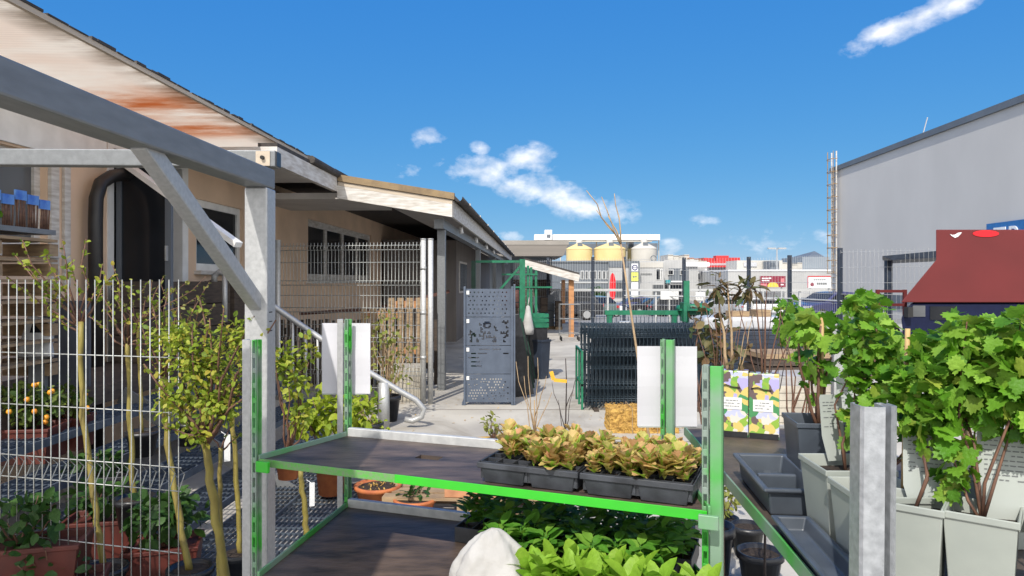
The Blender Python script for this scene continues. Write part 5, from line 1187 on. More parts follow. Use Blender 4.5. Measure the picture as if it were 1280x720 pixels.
# ------------------------------------------------------------------ far mesh fence with dark posts
ff = thing('perimeter_fence', 'tall mesh perimeter fence on dark posts along the car park', 'fence', (4,24,0), 0)
FP = [(640,28.5),(685,27),(741,26),(780,25.4),(855,24),(936,22.4),(987,21.2),(1050,18.6)]
tops = [EYE+(HY-y)/F*Y for y,(x,Y) in zip((325,322,321,321,322,321,319,310),FP)]
for (x,Y),zt_ in zip(FP,tops): w_ = px_w(x,Y); mb = MB(); mb.lohi((w_-.055,Y-.04,gz(Y)-.1),(w_+.055,Y+.04,zt_)); mb.build('post', M['clad_d' if Y > 30 else 'navyb'], ff)
mb = MB()
FP2 = FP+[(1165,17.2)]; tops2 = tops+[tops[-1]]
for ((x0,Y0),z0),((x1,Y1),z1) in zip(zip(FP2,tops2),zip(FP2[1:],tops2[1:])):
    p, q = Vector((px_w(x0,Y0),Y0-.05,0)), Vector((px_w(x1,Y1),Y1-.05,0)); n = int((q-p).length/.10)
    for i in range(n+1): w_ = p.lerp(q,i/n); mb.tube([w_+Vector((0,0,.1)), w_+Vector((0,0,z0-.05))], .0035, 3, 0, False)
    for z in (.3,.55,.8,1.05,1.3,1.6,2.0,2.4):
        if z < z0-.05: mb.tube([p+Vector((0,0,z)), q+Vector((0,0,z))], .006, 3, 0, False)
mb.build('wire_mesh', M['galv_w'], ff)
mb = MB()
for (x0,Y0),(x1,Y1) in zip(FP[3:],FP[4:]): mb.tube([(px_w(x0,Y0),Y0-.09,1.12),(px_w(x1,Y1),Y1-.09,1.12)], .022, 5)
mb.build('rail', M['galv_w'], ff)
# pale barrier rails and posts by the car park
br = thing('guard_rail', 'low pale metal guard rail between the yard and the parked cars', 'guard rail', (6,29,-.1), 0)
mb = MB()
Yg = 29
for x in (640,700,760,820,880,940,1000): w_ = px_w(x,Yg); mb.lohi((w_-.05,Yg-.05,-.3),(w_+.03,Yg+.05,1.31))
mb.build('posts', M['galv_w'], br); mb = MB(); mb.lohi((px_w(600,Yg),Yg-.10,1.22),(px_w(1030,Yg),Yg-.055,1.32)); mb.build('rail', M['galv_w'], br)
for i,(x,y,Y,w_) in enumerate(((829,369,24.5,.62),(873,370,24,.32))):
    p = at(x+ (6 if i==0 else 0),y,Y); t = thing('notice_board', ['wide blank white board on a pole behind the green rail','small blank white board on a pole right of the wide one'][i], 'board', (p.x,p.y,0), 0, 'white boards on poles by the fence'); mb = MB(); mb.lohi((-w_*.5,-.26,p.z-.14),(w_*.5,-.24,p.z+.14)); mb.build('board', M['whitep'], t, False, True); mb = MB(); mb.tube([(0,-.22,0),(0,-.22,p.z+.35)], .03, 8); mb.build('pole', M['galv_w'], t, False, True)
# ------------------------------------------------------------------ parked cars
def car(label, loc, rz, paint, kind='hatch', s=1.0):
    t = thing('parked_car', label, 'car', loc, rz, 'cars in the car park')
    Lc, Wc, Hc = (4.3,1.78,1.48) if kind == 'hatch' else (4.6,1.86,1.68)
    r_ = .32
    prof = [(-Lc/2,.35),(-Lc/2-.02,.62),(-Lc/2+.12,.86),(-Lc*.22,.98),(Lc*.40,1.0),(Lc/2-.03,.92),(Lc/2,.6),(Lc/2-.05,.32)]
    roof = [(-Lc*.24,.975),(-Lc*.05,Hc-.05),(Lc*.10,Hc),(Lc*.33,Hc-.06),(Lc*.455,.99)]
    mb = MB(); n = len(prof); mb.prism([(x,z) for x,z in prof], (0,-Wc/2,0), (1,0,0), (0,0,1), (0,1,0), Wc); b = mb.build('body', M[paint], t, False, True); bv = bev(b, .09, 3)
    mb = MB(); m_ = len(roof); vs = [(x,-Wc/2*.94*(1 if z < 1.1 else .80),z) for x,z in roof]+[(x,Wc/2*.94*(1 if z < 1.1 else .80),z) for x,z in roof]
    mb.add(vs, [tuple(range(m_)), tuple(range(2*m_-1,m_-1,-1))]+[(i,i+m_,i+1+m_,i+1) for i in range(m_-1)]); cab = bev(mb.build('cabin', M[paint], t, False, True), .05, 2)
    for sy in (-1,1):
        mb = MB(); y0, y1 = sy*Wc/2*.945, sy*Wc/2*.80; k = .965
        q = [(-Lc*.20,1.0),(-Lc*.05,Hc-.12),(Lc*.32,Hc-.13),(Lc*.42,1.02)]
        def yy(z): return y0+(y1-y0)*((z-.98)/(Hc-.98))
        for (a_,b_) in (((-.19,-.045),(.10,.10)),((.115,.115),(.405,.32))):
            mb.add([(Lc*a_[0],yy(1.02)+sy*.008,1.02),(Lc*b_[0],yy(1.02)+sy*.008,1.02),(Lc*b_[1],yy(Hc-.13)+sy*.008,Hc-.13),(Lc*a_[1],yy(Hc-.13)+sy*.008,Hc-.13)], [(0,1,2,3)])
        mb.build('side_window', M['glass'], t, False, True)
    mb = MB(); mb.add([(-Lc*.232,-Wc*.42,1.0),(-Lc*.232,Wc*.42,1.0),(-Lc*.062,Wc*.37,Hc-.07),(-Lc*.062,-Wc*.37,Hc-.07)], [(0,1,2,3)]); o = mb.build('windscreen', M['glass'], t, False, True); o.location = (-.012,0,.01)
    mb = MB(); mb.add([(Lc*.45,-Wc*.42,1.02),(Lc*.45,Wc*.42,1.02),(Lc*.345,Wc*.36,Hc-.09),(Lc*.345,-Wc*.36,Hc-.09)], [(0,1,2,3)]); o = mb.build('rear_window', M['glass'], t, False, True); o.location = (.014,0,.01)
    for x in (-Lc*.31,Lc*.30):
        for sy in (-1,1):
            mb = MB(); y = sy*(Wc/2-.09); mb.tube([(x,y-.11,r_),(x,y+.11,r_)], r_, 18); w_ = mb.build('wheel', M['rubber'], t, True, True); mb = MB(); mb.tube([(x,y+sy*.08,r_),(x,y+sy*.118,r_)], r_*.62, 12); mb.build('rim', M['galv'], w_, False, True)
    for sy in (-1,1):
        mb = MB(); mb.box((-Lc/2+.06,sy*Wc*.36,.72),(.12,.32,.14)); mb.build('headlight', M['film'], t, False, True)
        mb = MB(); mb.box((Lc/2-.05,sy*Wc*.40,.80),(.12,.22,.16)); mb.build('tail_light', M['redsign'], t, False, True)
        mb = MB(); mb.box((-Lc*.15,sy*(Wc/2+.06),1.04),(.10,.16,.12)); mb.build('mirror', M[paint], t, False, True)
    return t
def cpos(px, Y): return (px_w(px,Y), Y, gz(Y))
car('dark suv parked behind the timber shed post, nearest the yard', cpos(696,37), .15, 'cark', 'suv')
car('grey green car showing its rounded rear between the dark suv and the white car', cpos(735,46), -1.0, 'carg', 'hatch')
car('white hatchback parked side on beside the red banner', cpos(747,56), math.pi+.05, 'carw', 'hatch')
car('dark blue car behind the red banner, right of the white hatchback', cpos(792,63), .1, 'carb', 'hatch')
car('black car right of the blue car below the logo pylon', cpos(815,61), .08, 'cark', 'hatch')
car('black suv at the right end of the far row of cars', cpos(846,58), math.pi, 'cark', 'suv')
car('silver car parked behind the bronze leaved boxed shrub', cpos(893,54), .06, 'cars', 'hatch')
car('white car parked under the wine red billboard', cpos(960,52), math.pi, 'carw', 'hatch')
car('blue car beside the perimeter fence near the tall grey hall', cpos(1035,36), .4, 'carb', 'hatch')
# ------------------------------------------------------------------ far buildings
def far_box(mb, x0, x1, y0, y1, Y, d=12, m=0, z0=None):
    a = at(x0,y0,Y); b = at(x1,y1,Y); mb.lohi((a.x,Y,b.z if z0 is None else z0),(b.x,Y+d,a.z), m)
def win_row(bt_, xs_, y0, y1, Y, m='glass', fm='whitep'):
    for x0,x1 in xs_:
        mb = MB(); far_box(mb, x0, x1, y0, y1, Y-.06, .058); f_ = mb.build('window', M[fm], bt_); mb = MB(); far_box(mb, x0+.6, x1-.6, y0+.6, y1-.6, Y-.085, .024); mb.build('pane', M[m], f_)
GB = -1.3
def bld(label, x0, x1, y0, Y, m, name='commercial_building', d=14, cat='building'):
    c = at((x0+x1)/2,y0,Y); t = thing(name, label, cat, (c.x,Y+d/2,GB), 0); mb = MB(); far_box(mb, x0, x1, y0, 380, Y, d, 0, GB-.2); mb.build('wall', M[m], t); return t
b = bld('dark grey long office block with a strip of windows below the cream silos', 690, 761, 327, 100, 'clad_d'); win_row(b, [(726+i*5.4,730+i*5.4) for i in range(7)], 338.5, 349, 100, 'greyglass')
mb = MB(); far_box(mb, 700, 760, 352, 354, 99.9, .09); mb.build('trim', M['galv_w'], b); mb = MB(); far_box(mb, 690, 761.5, 326, 327.9, 99.8, 14.4); mb.build('roof', M['clad_g' if False else 'clad_d'], b)
b = bld('white showroom block with a grey parapet left of the logo pylon', 761.5, 787, 327, 99, 'clad_w'); mb = MB(); far_box(mb, 761.5, 799, 326, 334, 98.9, 14.2); mb.build('parapet', M['clad_d'], b); mb = MB(); far_box(mb, 768, 780, 350.5, 353.5, 98.9, .09); mb.build('door_canopy', M['clad_d'], b); mb = MB(); far_box(mb, 768, 780, 354, 372, 98.9, .09); mb.build('glazing', M['greyglass'], b)
b = bld('white low showroom with a dark lettered strip right of the logo pylon', 799.5, 830, 326, 101, 'clad_w'); mb = MB(); far_box(mb, 799.5, 829, 328, 334.5, 100.9, .09); mb.build('parapet', M['silog'], b)
mb = MB(); rg = random.Random(2); x = 801.5
while x < 815: far_box(mb, x, x+1.0, 341.6, 343.4, 100.9, .09); x += 1.5
mb.build('lettering', M['ink'], b); win_row(b, [(820,825.5),(826,828)], 336, 350, 101, 'glass'); mb = MB(); far_box(mb, 816, 829, 356, 368, 100.9, .09); mb.build('glazing', M['greyglass'], b)
b = bld('grey and white commercial block with a teal shop front strip', 830, 872, 325, 104, 'clad_w'); mb = MB(); far_box(mb, 836, 861, 335.5, 352, 103.9, .09); gp_ = mb.build('grey_band', M['clad_d'], b); win_row(b, [(835,842),(850,856)], 337, 343.5, 103.8, 'glass')
mb = MB(); far_box(mb, 832, 838, 350, 354, 103.7, .09); mb.build('teal_sign', M['teal'], b); mb = MB(); far_box(mb, 839, 858, 351, 352.6, 103.7, .09); mb.build('sign_strip', M['white'], b); mb = MB(); far_box(mb, 832, 858, 356, 368, 103.8, .09); mb.build('glazing', M['glass'], b); mb = MB(); far_box(mb, 858, 887, 328, 333, 103.6, .3); mb.build('roof_band', M['white'], b)
b = bld('white building with a dark entrance under the long red sign', 866, 910, 334, 108, 'clad_w'); mb = MB(); far_box(mb, 899, 917, 344, 362, 107.9, .09); mb.build('entrance', M['glass'], b); win_row(b, [(867,871),(872,876),(877,880)], 341, 350, 108, 'greyglass'); mb = MB(); far_box(mb, 881, 884, 336, 368, 107.9, .09); mb.build('pilaster', M['white'], b)
rs = thing('roof_sign', 'long red roof sign with two pale words on the far white building', 'sign', at(907,328,107)*1, 0)
mb = MB(); far_box(mb, 884.5, 929, 326, 334, 107, .3); mb.build('sign_board', M['redsign'], rs); mb = MB(); far_box(mb, 895, 911, 319.5, 326, 108, 1.5); far_box(mb, 880, 896, 322.5, 325.9, 109, 1.5); far_box(mb, 911.5, 925, 322, 325.9, 109, 1.5); mb.build('roof_box', M['redsign'], rs)
mb = MB(); rg = random.Random(3); x = 887
for w0,w1 in ((887,909),(913,926)):
    x = w0
    while x < w1: l = rg.uniform(.8,1.5); far_box(mb, x, x+l, 328.7+rg.uniform(0,.5), 331.6, 106.95, .04); x += l+.45
mb.build('lettering', M['film'], rs)
b = bld('long white shed roofed hall carrying the wine red billboard', 910, 1046, 338, 92, 'clad_w'); mb = MB(); far_box(mb, 910, 1046, 337, 339, 91.9, 14.2); mb.build('roof_edge', M['white'], b)
mb = MB(); far_box(mb, 921, 978, 325.5, 337, 100, 5); mb.build('roof_plant', M['silog'], b); mb = MB(); far_box(mb, 963, 974, 326, 338, 97, 3); mb.build('tank', M['clad_d'], b); mb = MB(); far_box(mb, 930, 946, 328, 333, 99.8, .1); mb.build('roof_lettering', M['film'], b)
mb = MB(); far_box(mb, 911, 1046, 372, 380, 91.9, .09); mb.build('plinth', M['clad_d'], b)
s_ = thing('billboard', 'wine red billboard with white lines and a yellow half disc', 'billboard', at(966,352,90)*1, 0)
mb = MB(); far_box(mb, 950.5, 982, 345, 359, 90, .25); mb.build('board', M['signwine'], s_)
mb = MB(); o_ = at(966.2,358.8,89.96); k = [(math.cos(math.pi*i/16)*.73,math.sin(math.pi*i/16)*.62) for i in range(17)]; mb.prism(k, o_, (1,0,0), (0,0,1), (0,1,0), .03); mb.build('yellow_disc', M['signyel'], s_)
mb = MB()
for x0,x1,y0,y1 in ((952.5,956,347.2,348.6),(956.6,960,347.2,348.6),(960.6,964,347,348.6),(952.5,955,349.9,351.4),(955.6,958,349.9,351.4),(958.5,961.5,349.9,351.4),(976,979.5,355,356.6)): far_box(mb, x0,x1,y0,y1,89.97,.025)
mb.build('lettering', M['white'], s_); mb = MB(); far_box(mb, 951,958.5,354.6,357.6,89.96,.03); far_box(mb, 976,980.5,348,353.5,89.96,.03); mb.build('pink_field', mat('pink_print',(.62,.20,.22)), s_)
mb = MB()
for x in (954,977): a = at(x,359,90.3); mb.lohi((a.x-.08,90.26,GB),(a.x+.08,90.42,a.z)); 
mb.build('leg', M['galv_w'], s_)
s_ = thing('billboard', 'white billboard with a red top edge and a red round emblem', 'billboard', at(1022,352,88)*1, 0)
mb = MB(); far_box(mb, 1009.5, 1040, 344.8, 360, 88, .25); mb.build('board', M['white'], s_)
mb = MB(); far_box(mb, 1009.5,1040,344.8,346.2,87.96,.03); far_box(mb, 1009.5,1010.6,346.3,359.5,87.96,.03); mb.build('red_edge', M['redsign'], s_)
mb = MB(); o_ = at(1015.3,355.6,87.96); mb.prism([(.22*math.cos(2*math.pi*i/16),.22*math.sin(2*math.pi*i/16)) for i in range(16)], o_, (1,0,0),(0,0,1),(0,1,0),.03); mb.build('emblem', M['signwine'], s_)
mb = MB()
for x0,x1,y0,y1 in ((1021,1023,353.4,355.8),(1023.5,1025.5,353.6,355.8),(1026,1028,353.2,355.8),(1028.5,1031,353.6,355.8),(1031.4,1033.6,353.4,355.8)): far_box(mb, x0,x1,y0,y1,87.96,.03)
for i in range(6): far_box(mb, 1017+i*2.6,1019+i*2.6,349,350.2,87.96,.03)
mb.build('lettering', M['ink'], s_); mb = MB()
for x in (1013,1036): a = at(x,360,88.3); mb.lohi((a.x-.08,88.26,GB),(a.x+.08,88.42,a.z))
mb.build('leg', M['galv_w'], s_)
# pylon with round logo and lime panel
s_ = thing('sign_pylon', 'tall grey sign pylon with a dark round ring logo above a lime panel', 'sign', at(794,350,96)*1, 0)
mb = MB(); far_box(mb, 787, 800, 328.5, 378, 96, .8, 0, GB); mb.build('pylon_body', M['clad_d'], s_)
mb = MB(); far_box(mb, 789.4,797.6,329.5,339.3,95.94,.05); far_box(mb, 789.2,797.8,353,372,95.94,.05); mb.build('white_panel', M['white'], s_)
mb = MB(); far_box(mb, 789.2,797.8,340.5,351.5,95.94,.05); mb.build('lime_panel', M['signlime'], s_)
mb = MB(); o_ = at(793.6,334.4,95.92)
for i in range(20):
    a0, a1 = 2*math.pi*i/20, 2*math.pi*(i+1)/20; mb.prism([(r_*math.cos(a_),r_*math.sin(a_)) for r_,a_ in ((.26,a0),(.40,a0),(.40,a1),(.26,a1))], o_, (1,0,0),(0,0,1),(0,1,0),.015)
mb.box(o_+Vector((0,0,0)),(.6,.015,.07)); mb.build('ring_logo', M['carb'], s_)
mb = MB(); far_box(mb, 791,793,345,347,95.92,.015); far_box(mb, 793.4,796,345.2,346.6,95.92,.015); mb.build('lettering', M['ink'], s_)
# silos with conveyor gallery
si_g = 'round silos under the white conveyor gallery'
YB = 150
for i,(x0,x1,ye,yt,m_) in enumerate(((709,742,310.5,303.5,'siloc'),(745,785,310,303,'siloc'),(783,796,312,306,'siloc'),(792,824,310,302.5,'silog'))):
    c = at((x0+x1)/2,ye,YB+(8 if i==2 else 0)); r_ = (x1-x0)/2/F*YB; t = thing('silo', ['cream round silo with conical roof, left one','broad cream round silo with conical roof in the middle','narrow cream silo peeking out between its neighbours','pale grey round silo with conical roof at the right'][i], 'silo', (c.x,c.y+r_,GB), 0, si_g)
    mb = MB(); mb.lathe((0,0,0),[(r_,0),(r_,c.z-GB)],36); w_ = mb.build('silo_wall', M[m_], t, True, True)
    mb = MB(); ht = (ye-yt)/F*YB; mb.lathe((0,0,c.z-GB),[(r_*1.02,-.15),(r_*1.02,0),(r_*.9,ht*.22),(r_*.25,ht*.92),(.001,ht)],36); rf = mb.build('roof', M[m_], t, True, True)
    mb = MB(); mb.lathe((0,0,c.z-GB+ht-.3),[(.7,0),(.7,1.1),(.001,1.15)],10); mb.build('roof_cap', M['silog'], rf, True, True); mb = MB(); mb.lohi((-.5,-r_*.72,c.z-GB+ht*.3),(.5,-r_*.55,c.z-GB+ht*.3+.9)); mb.build('hatch', M['clad_d'], rf, False, True)
t = thing('emblem_disc', 'pale round emblem outline on the grey silo', 'emblem', at(817,323,YB-.6)*1, 0); mb = MB()
for i in range(20):
    a0,a1=2*math.pi*i/20,2*math.pi*(i+1)/20; mb.prism([(q*math.cos(a_),q*math.sin(a_)) for q,a_ in ((.50,a0),(.66,a0),(.66,a1),(.50,a1))],(0,-.1,0),(1,0,0),(0,0,1),(0,1,0),.3)
mb.build('ring', M['clad_d'], t, False, True)
cg = thing('conveyor_gallery', 'long white conveyor gallery with a small head house above the silos', 'gallery', at(745,297,154)*1, 0)
mb = MB(); far_box(mb, 668, 825, 293, 300, 154, 4); mb.build('gallery', M['white'], cg); mb = MB(); far_box(mb, 681, 690, 287.3, 299.5, 153, 3); mb.build('head_house', M['white'], cg)
mb = MB(); far_box(mb, 668, 815, 300.3, 302.3, 154.2, 3); mb.build('catwalk', M['silog'], cg); mb = MB(); far_box(mb, 683.5,688,293,297,152.9,.09); mb.build('opening', M['clad_d'], cg)
mb = MB()
for x in (672,700,745,783,823): far_box(mb, x, x+1.2, 300.3, 330, 156, .3, 0, GB)
mb.build('support', M['silog'], cg); mb = MB(); far_box(mb, 700, 822, 304, 313, 175, .5, 0, 8); mb.build('back_cladding', M['clad_d'], cg)
# flat roofed canopy building beyond the lean-to
b = thing('flat_roof_building', 'flat roofed building with a deep grey brown fascia beyond the lean-to', 'building', at(665,330,42)*1, 0)
mb = MB(); far_box(mb, 560, 711, 300.5, 306, 41.6, 11); mb.build('roof_edge', mat('brown_fascia',(.30,.275,.245),(.25,.23,.2),.7,0,.8), b)
vs = []; a0, a1 = at(560,306.1,41.62), at(710,306.1,41.62); b0, b1 = at(560,320,41.75), at(704,320,41.75)
mb = MB(); mb.add([a0,a1,b1,b0,a0+Vector((0,9,0)),a1+Vector((0,9,0)),b1+Vector((0,8,0)),b0+Vector((0,8,0))],[(0,1,2,3),(1,5,6,2),(3,2,6,7)]); mb.build('fascia', mat('brown_fascia_low',(.27,.24,.21),(.22,.2,.175),.75,0,.6,stretch=(.2,1,6)), b)
mb = MB(); far_box(mb, 560, 690, 320.2, 400, 44, 6, 0, -.6); mb.build('wall', M['clad_d'], b)
# red banner, street lamp, low shrub
t = thing('beach_flag', 'tall narrow red banner flag beside the white hatchback', 'flag', cpos(765.5,57), 0); q = at(765.5,341,57).z-gz(57); mb = MB(); h0 = at(765.5,374,57).z-gz(57)
mb.prism([(-.16,0),(.16,0),(.24,.5),(.26,q-h0-.6),(.14,q-h0-.12),(0,q-h0),(-.14,q-h0-.2),(-.22,q-h0-.8),(-.22,.5)],(0,0,h0),(1,0,0),(0,0,1),(0,1,0),.02); mb.build('flag_cloth', M['brightred'], t, False, True); mb = MB(); mb.tube([(-.0,.04,0),(0,.04,q)], .03, 6); mb.build('pole', M['galv'], t, False, True)
t = thing('street_lamp', 'double armed street lamp rising behind the white hall', 'street lamp', (px_w(961,98),98-3,GB), 0); ht = at(961,311,95).z-GB
mb = MB(); mb.tube([(0,0,0),(0,0,ht)], .09, 8); mb.build('pole', M['galv'], t, False, True)
for s in (-1,1): mb = MB(); mb.lohi((.15*s if s>0 else -1.2,-.2,ht-.05),(1.2 if s>0 else -.15,.2,ht+.15)); mb.build('lamp_head', M['galv'], t, False, True)
t = thing('round_shrub', 'low yellow green shrub in front of the dark grey office block', 'shrub', (px_w(744,88),88,gz(88)), 0); mb = MB(); cloud(mb,(0,0,1.1),(1.3,1.0,1.1),420,.35,OVAL,random.Random(4)); mb.build('foliage', L['dark'], t, True, True); mb = MB(); mb.tube([(0,0,0),(.05,0,1.3)],.08,6); mb.build('stem', M['bark'], t, False, True)
# grey office with pyramid roof on the hill
t = thing('office_block', 'distant grey blue office block with a small pyramid roof', 'building', at(1020,330,260)*1, 0); mb = MB(); far_box(mb, 1003,1037,321,345,260,20,0,-3); mb.build('wall', mat('far_office',(.22,.26,.30),(.18,.21,.25),.6,0,.1), t)
a = at(1010,321,260); b_ = at(1031,321,260); p_ = at(1021,313.5,268); mb = MB(); mb.add([(a.x,260,a.z),(b_.x,260,a.z),(b_.x,280,a.z),(a.x,280,a.z),(p_.x,270,p_.z)],[(0,1,4),(1,2,4),(2,3,4),(3,0,4)]); mb.build('roof', M['clad_d'], t)
for k,(x0,x1,y0) in enumerate(((835,862,319),(862,885,323),(978,1003,329))):
    t = thing('distant_house_block', ['row of distant pale houses left of the red sign','distant pale block just left of the red sign','distant pale block left of the pyramid roofed office'][k], 'building', at((x0+x1)/2,y0,230)*1, 0); mb = MB(); n = 4
    for i in range(n): w_ = (x1-x0)/n; far_box(mb, x0+i*w_, x0+(i+.96)*w_, y0+(i*37%3), 345, 230+i, 12, 0, -3)
    mb.build('wall', M['silog'], t); mb = MB()
    for i in range(n): w_ = (x1-x0)/n; far_box(mb, x0+i*w_+.1, x0+(i+.95)*w_, y0+(i*37%3)-.8, y0+(i*37%3)-.02, 229.8+i, 12.4)
    mb.build('roof', M['terra' if k == 1 else 'silog'], t)
# ------------------------------------------------------------------ tall grey hall at right
hall = thing('grey_hall', 'tall windowless grey clad hall filling the right side', 'hall', (21.3,35,0), BROT)
XR = 21.3
u_ = .418*51-.0363*51
mb = MB(); hz = 8.0+EYE
q0 = Vector((.4545*51.2, 51.2, 0)); dirb = Vector((math.sin(-BROT),math.cos(BROT),0)); q1 = q0-dirb*41; nn = Vector((dirb.y,-dirb.x,0))
vs = [q0,q1,q1+nn*20,q0+nn*20]; mb.add([v+Vector((0,0,-2)) for v in vs]+[v+Vector((0,0,hz)) for v in vs], [(0,1,5,4),(1,2,6,5),(2,3,7,6),(3,0,4,7),(4,5,6,7)]); mb.build('wall', M['cladg'], hall)
mb = MB(); mb.bar(q0+Vector((0,0,hz+.02))-nn*.06+dirb*.1, q1+Vector((0,0,hz+.02))-nn*.06, .16, .32); mb.build('roof_edge', M['clad_d'], hall)
mb = MB()
for d_ in (12,24,33): mb.tube([q0-dirb*d_+Vector((0,0,hz)),q0-dirb*d_+Vector((0,0,hz+1.1))+nn*.3], .03, 5)
mb.build('lightning_rod', M['galv'], hall)
mb = MB(); 
mb.bar(q0-nn*.03+Vector((0,0,.4)), q1-nn*.03+Vector((0,0,.4)), .05, .8); mb.build('plinth', M['clad_d'], hall)
ld = thing('caged_ladder', 'rusty caged roof ladder at the far corner of the grey hall', 'ladder', tuple(q0), BROT)
def lq(a,b,z): return q0-dirb*a-nn*b+Vector((0,0,z))
mb = MB()
for a in (.55,1.35): mb.tube([lq(a,.25,-.5),lq(a,.25,hz+1.2)], .05, 6)
mb.build('stile', M['weather'], ld); mb = MB(); z = .2
while z < hz+.2: mb.tube([lq(.55,.25,z),lq(1.35,.25,z)], .03, 5); z += .42
mb.build('rung', M['wood'], ld); mb = MB(); z = 2.2
while z < hz+1.4: mb.tube([lq(.95+.62*math.cos(a_),.25+.62*abs(math.sin(a_))*.7,z) for a_ in [math.pi*i/8 for i in range(9)]], .028, 5); z += .9
for a_ in (math.pi*.2,math.pi*.5,math.pi*.8): mb.tube([lq(.95+.62*math.cos(a_),.25+.62*math.sin(a_)*.7,2.2),lq(.95+.62*math.cos(a_),.25+.62*math.sin(a_)*.7,hz+1.2)], .022, 4)
mb.build('cage', M['wood'], ld)
# blue lettered sign on the hall
sg = thing('wall_sign', 'blue wall sign with white capital letters on the grey hall, behind the red truck box', 'sign', tuple(q0-dirb*19), BROT)
sa = q0-dirb*(51.2-33.3)-nn*.12; zt_ = EYE+(HY-280)/F*33.3; mb = MB(); hS = 1.5
mb.bar(sa+Vector((0,0,zt_-hS/2)), sa-dirb*5.2+Vector((0,0,zt_-hS/2)), .10, hS); mb.build('sign_board', M['signblue'], sg)
cu = bpy.data.curves.new('letters','FONT'); cu.body = 'TRO'; cu.size = 1.45; cu.extrude = .02; cu.space_character = 1.15
o = bpy.data.objects.new('lettering', cu); COL.objects.link(o); 
bpy.context.view_layer.update(); dg = bpy.context.evaluated_depsgraph_get(); me = bpy.data.meshes.new_from_object(o.evaluated_get(dg)); bpy.data.objects.remove(o)
ex, ez = -dirb, Vector((0,0,1)); ey = ez.cross(ex); mt = Matrix.Translation(sa-nn*.075-dirb*.55+Vector((0,0,zt_-1.22)))@Matrix((ex,ey,ez)).transposed().to_4x4()@Matrix.Rotation(math.pi/2,4,'X')
mb = MB(); mb.add([mt@v.co for v in me.vertices], [tuple(p_.vertices) for p_ in me.polygons]); mb.build('lettering', M['white'], sg)
# dark flat car port
cp = thing('car_port', 'dark flat roofed car port with a slim post before the grey hall', 'car port', (px_w(1135,19),19,0), 0)
mb = MB(); a = at(1103,320,17.6); b_ = at(1172,313.5,17.6); mb.add([(a.x,17.6,a.z),(b_.x,17.6,b_.z),(b_.x*21/17.6,21,b_.z),(a.x*21/17.6,21,a.z),(a.x+.25,17.6,a.z-.10),(b_.x,17.6,b_.z-.17),(b_.x*21/17.6,21,b_.z-.17),((a.x+.25)*21/17.6,21,a.z-.10)],[(0,1,2,3),(7,6,5,4),(4,5,1,0),(5,6,2,1),(6,7,3,2),(7,4,0,3)]); mb.build('roof', M['navyb'], cp)
mb = MB(); w_ = px_w(1111,17.9); mb.lohi((w_-.07,17.85,0),(w_+.07,17.99,a.z-.10)); mb.build('post', M['navyb'], cp)
t = thing('red_frame', 'small red square tube frame beside the red truck box', 'frame', (px_w(1112,15.5),15.5,0), 0); mb = MB()
for x in (1097,1131): w_ = px_w(x,15.5); mb.lohi((w_-.035,15.47,0),(w_+.035,15.53,EYE+(HY-362)/F*15.5))
for y in (364,381): zc_ = EYE+(HY-y)/F*15.5; mb.lohi((px_w(1097,15.5)+.036,15.475,zc_-.03),(px_w(1131,15.5)-.036,15.525,zc_+.03))
mb.build('tube_frame', M['maroon'], t)
# red box truck
YT = 14.0
tk = thing('box_truck', 'navy truck with a maroon red box, slanted front and small white leaf mark', 'truck', (9.9,15,0), 0)
X = lambda px: px_w(px,YT); Z = lambda py: EYE+(HY-py)/F*YT
mb = MB(); prof = [(X(1170),Z(287)),(X(1170),Z(325)),(X(1126),Z(378)),(X(1420),Z(378)),(X(1420),Z(287))]
mb.prism(prof, (0,YT,0), (1,0,0), (0,0,1), (.62,1,0), 2.2); bx = bev(mb.build('box_body', M['maroon'], tk), .015)
mb = MB(); o_ = Vector((X(1194),YT-.012,Z(294.5))); mb.prism([(-.115,.03),(-.07,-.01),(-.01,-.045),(.05,-.02),(.09,.02),(.125,.065),(.05,.055),(-.005,.02),(-.06,.012)], o_, (1,0,0),(0,0,1),(0,1,0),.008); mb.build('leaf_mark', M['white'], bx)
mb = MB(); o_ = Vector((X(1232),YT-.012,Z(292))); mb.prism([(.26*math.cos(2*math.pi*i/28),.066*math.sin(2*math.pi*i/28)) for i in range(28)], o_, (1,0,0),(0,0,1),(0,1,0),.008); mb.build('oval_mark', M['brightred'], bx)
mb = MB(); prof = [(X(1132),.45),(X(1128),Z(398)),(X(1140),Z(379.5)),(X(1425),Z(379.5)),(X(1425),.45)]
mb.prism(prof, (0,YT+.05,0), (1,0,0), (0,0,1), (.62,1,0), 2.1); cabn = bev(mb.build('cab', M['navyc'], tk), .03)
mb = MB(); mb.prism([(X(1136),Z(396)),(X(1143),Z(382)),(X(1158),Z(382)),(X(1158),Z(396))], (0,YT+.035,0), (1,0,0),(0,0,1),(0,1,0),.012); mb.build('side_window', M['greyglass'], cabn)
mb = MB(); mb.prism([(X(1164),Z(400)),(X(1164),Z(383)),(X(1196),Z(383)),(X(1200),Z(400))], (0,YT+.035,0), (1,0,0),(0,0,1),(0,1,0),.012); mb.build('side_window', M['glass'], cabn)
mb = MB(); mb.box((X(1134),YT-.04,Z(390)),(.10,.16,.2)); mb.build('mirror', M['rubber'], cabn)
for x in (X(1165),X(1360)):
    for y in (YT+.2,YT+1.95): mb = MB(); mb.tube([(x,y-.12,.40),(x,y+.12,.40)], .40, 20); w_ = mb.build('wheel', M['rubber'], tk, True); mb = MB(); mb.tube([(x,y-.125,.40),(x,y+.125,.40)], .24, 14); mb.build('rim', M['galv'], w_)
mb = MB(); mb.lohi((X(1126),YT+.06,.30),(X(1131),YT+2.1,.62)); mb.build('bumper', M['rubber'], tk)

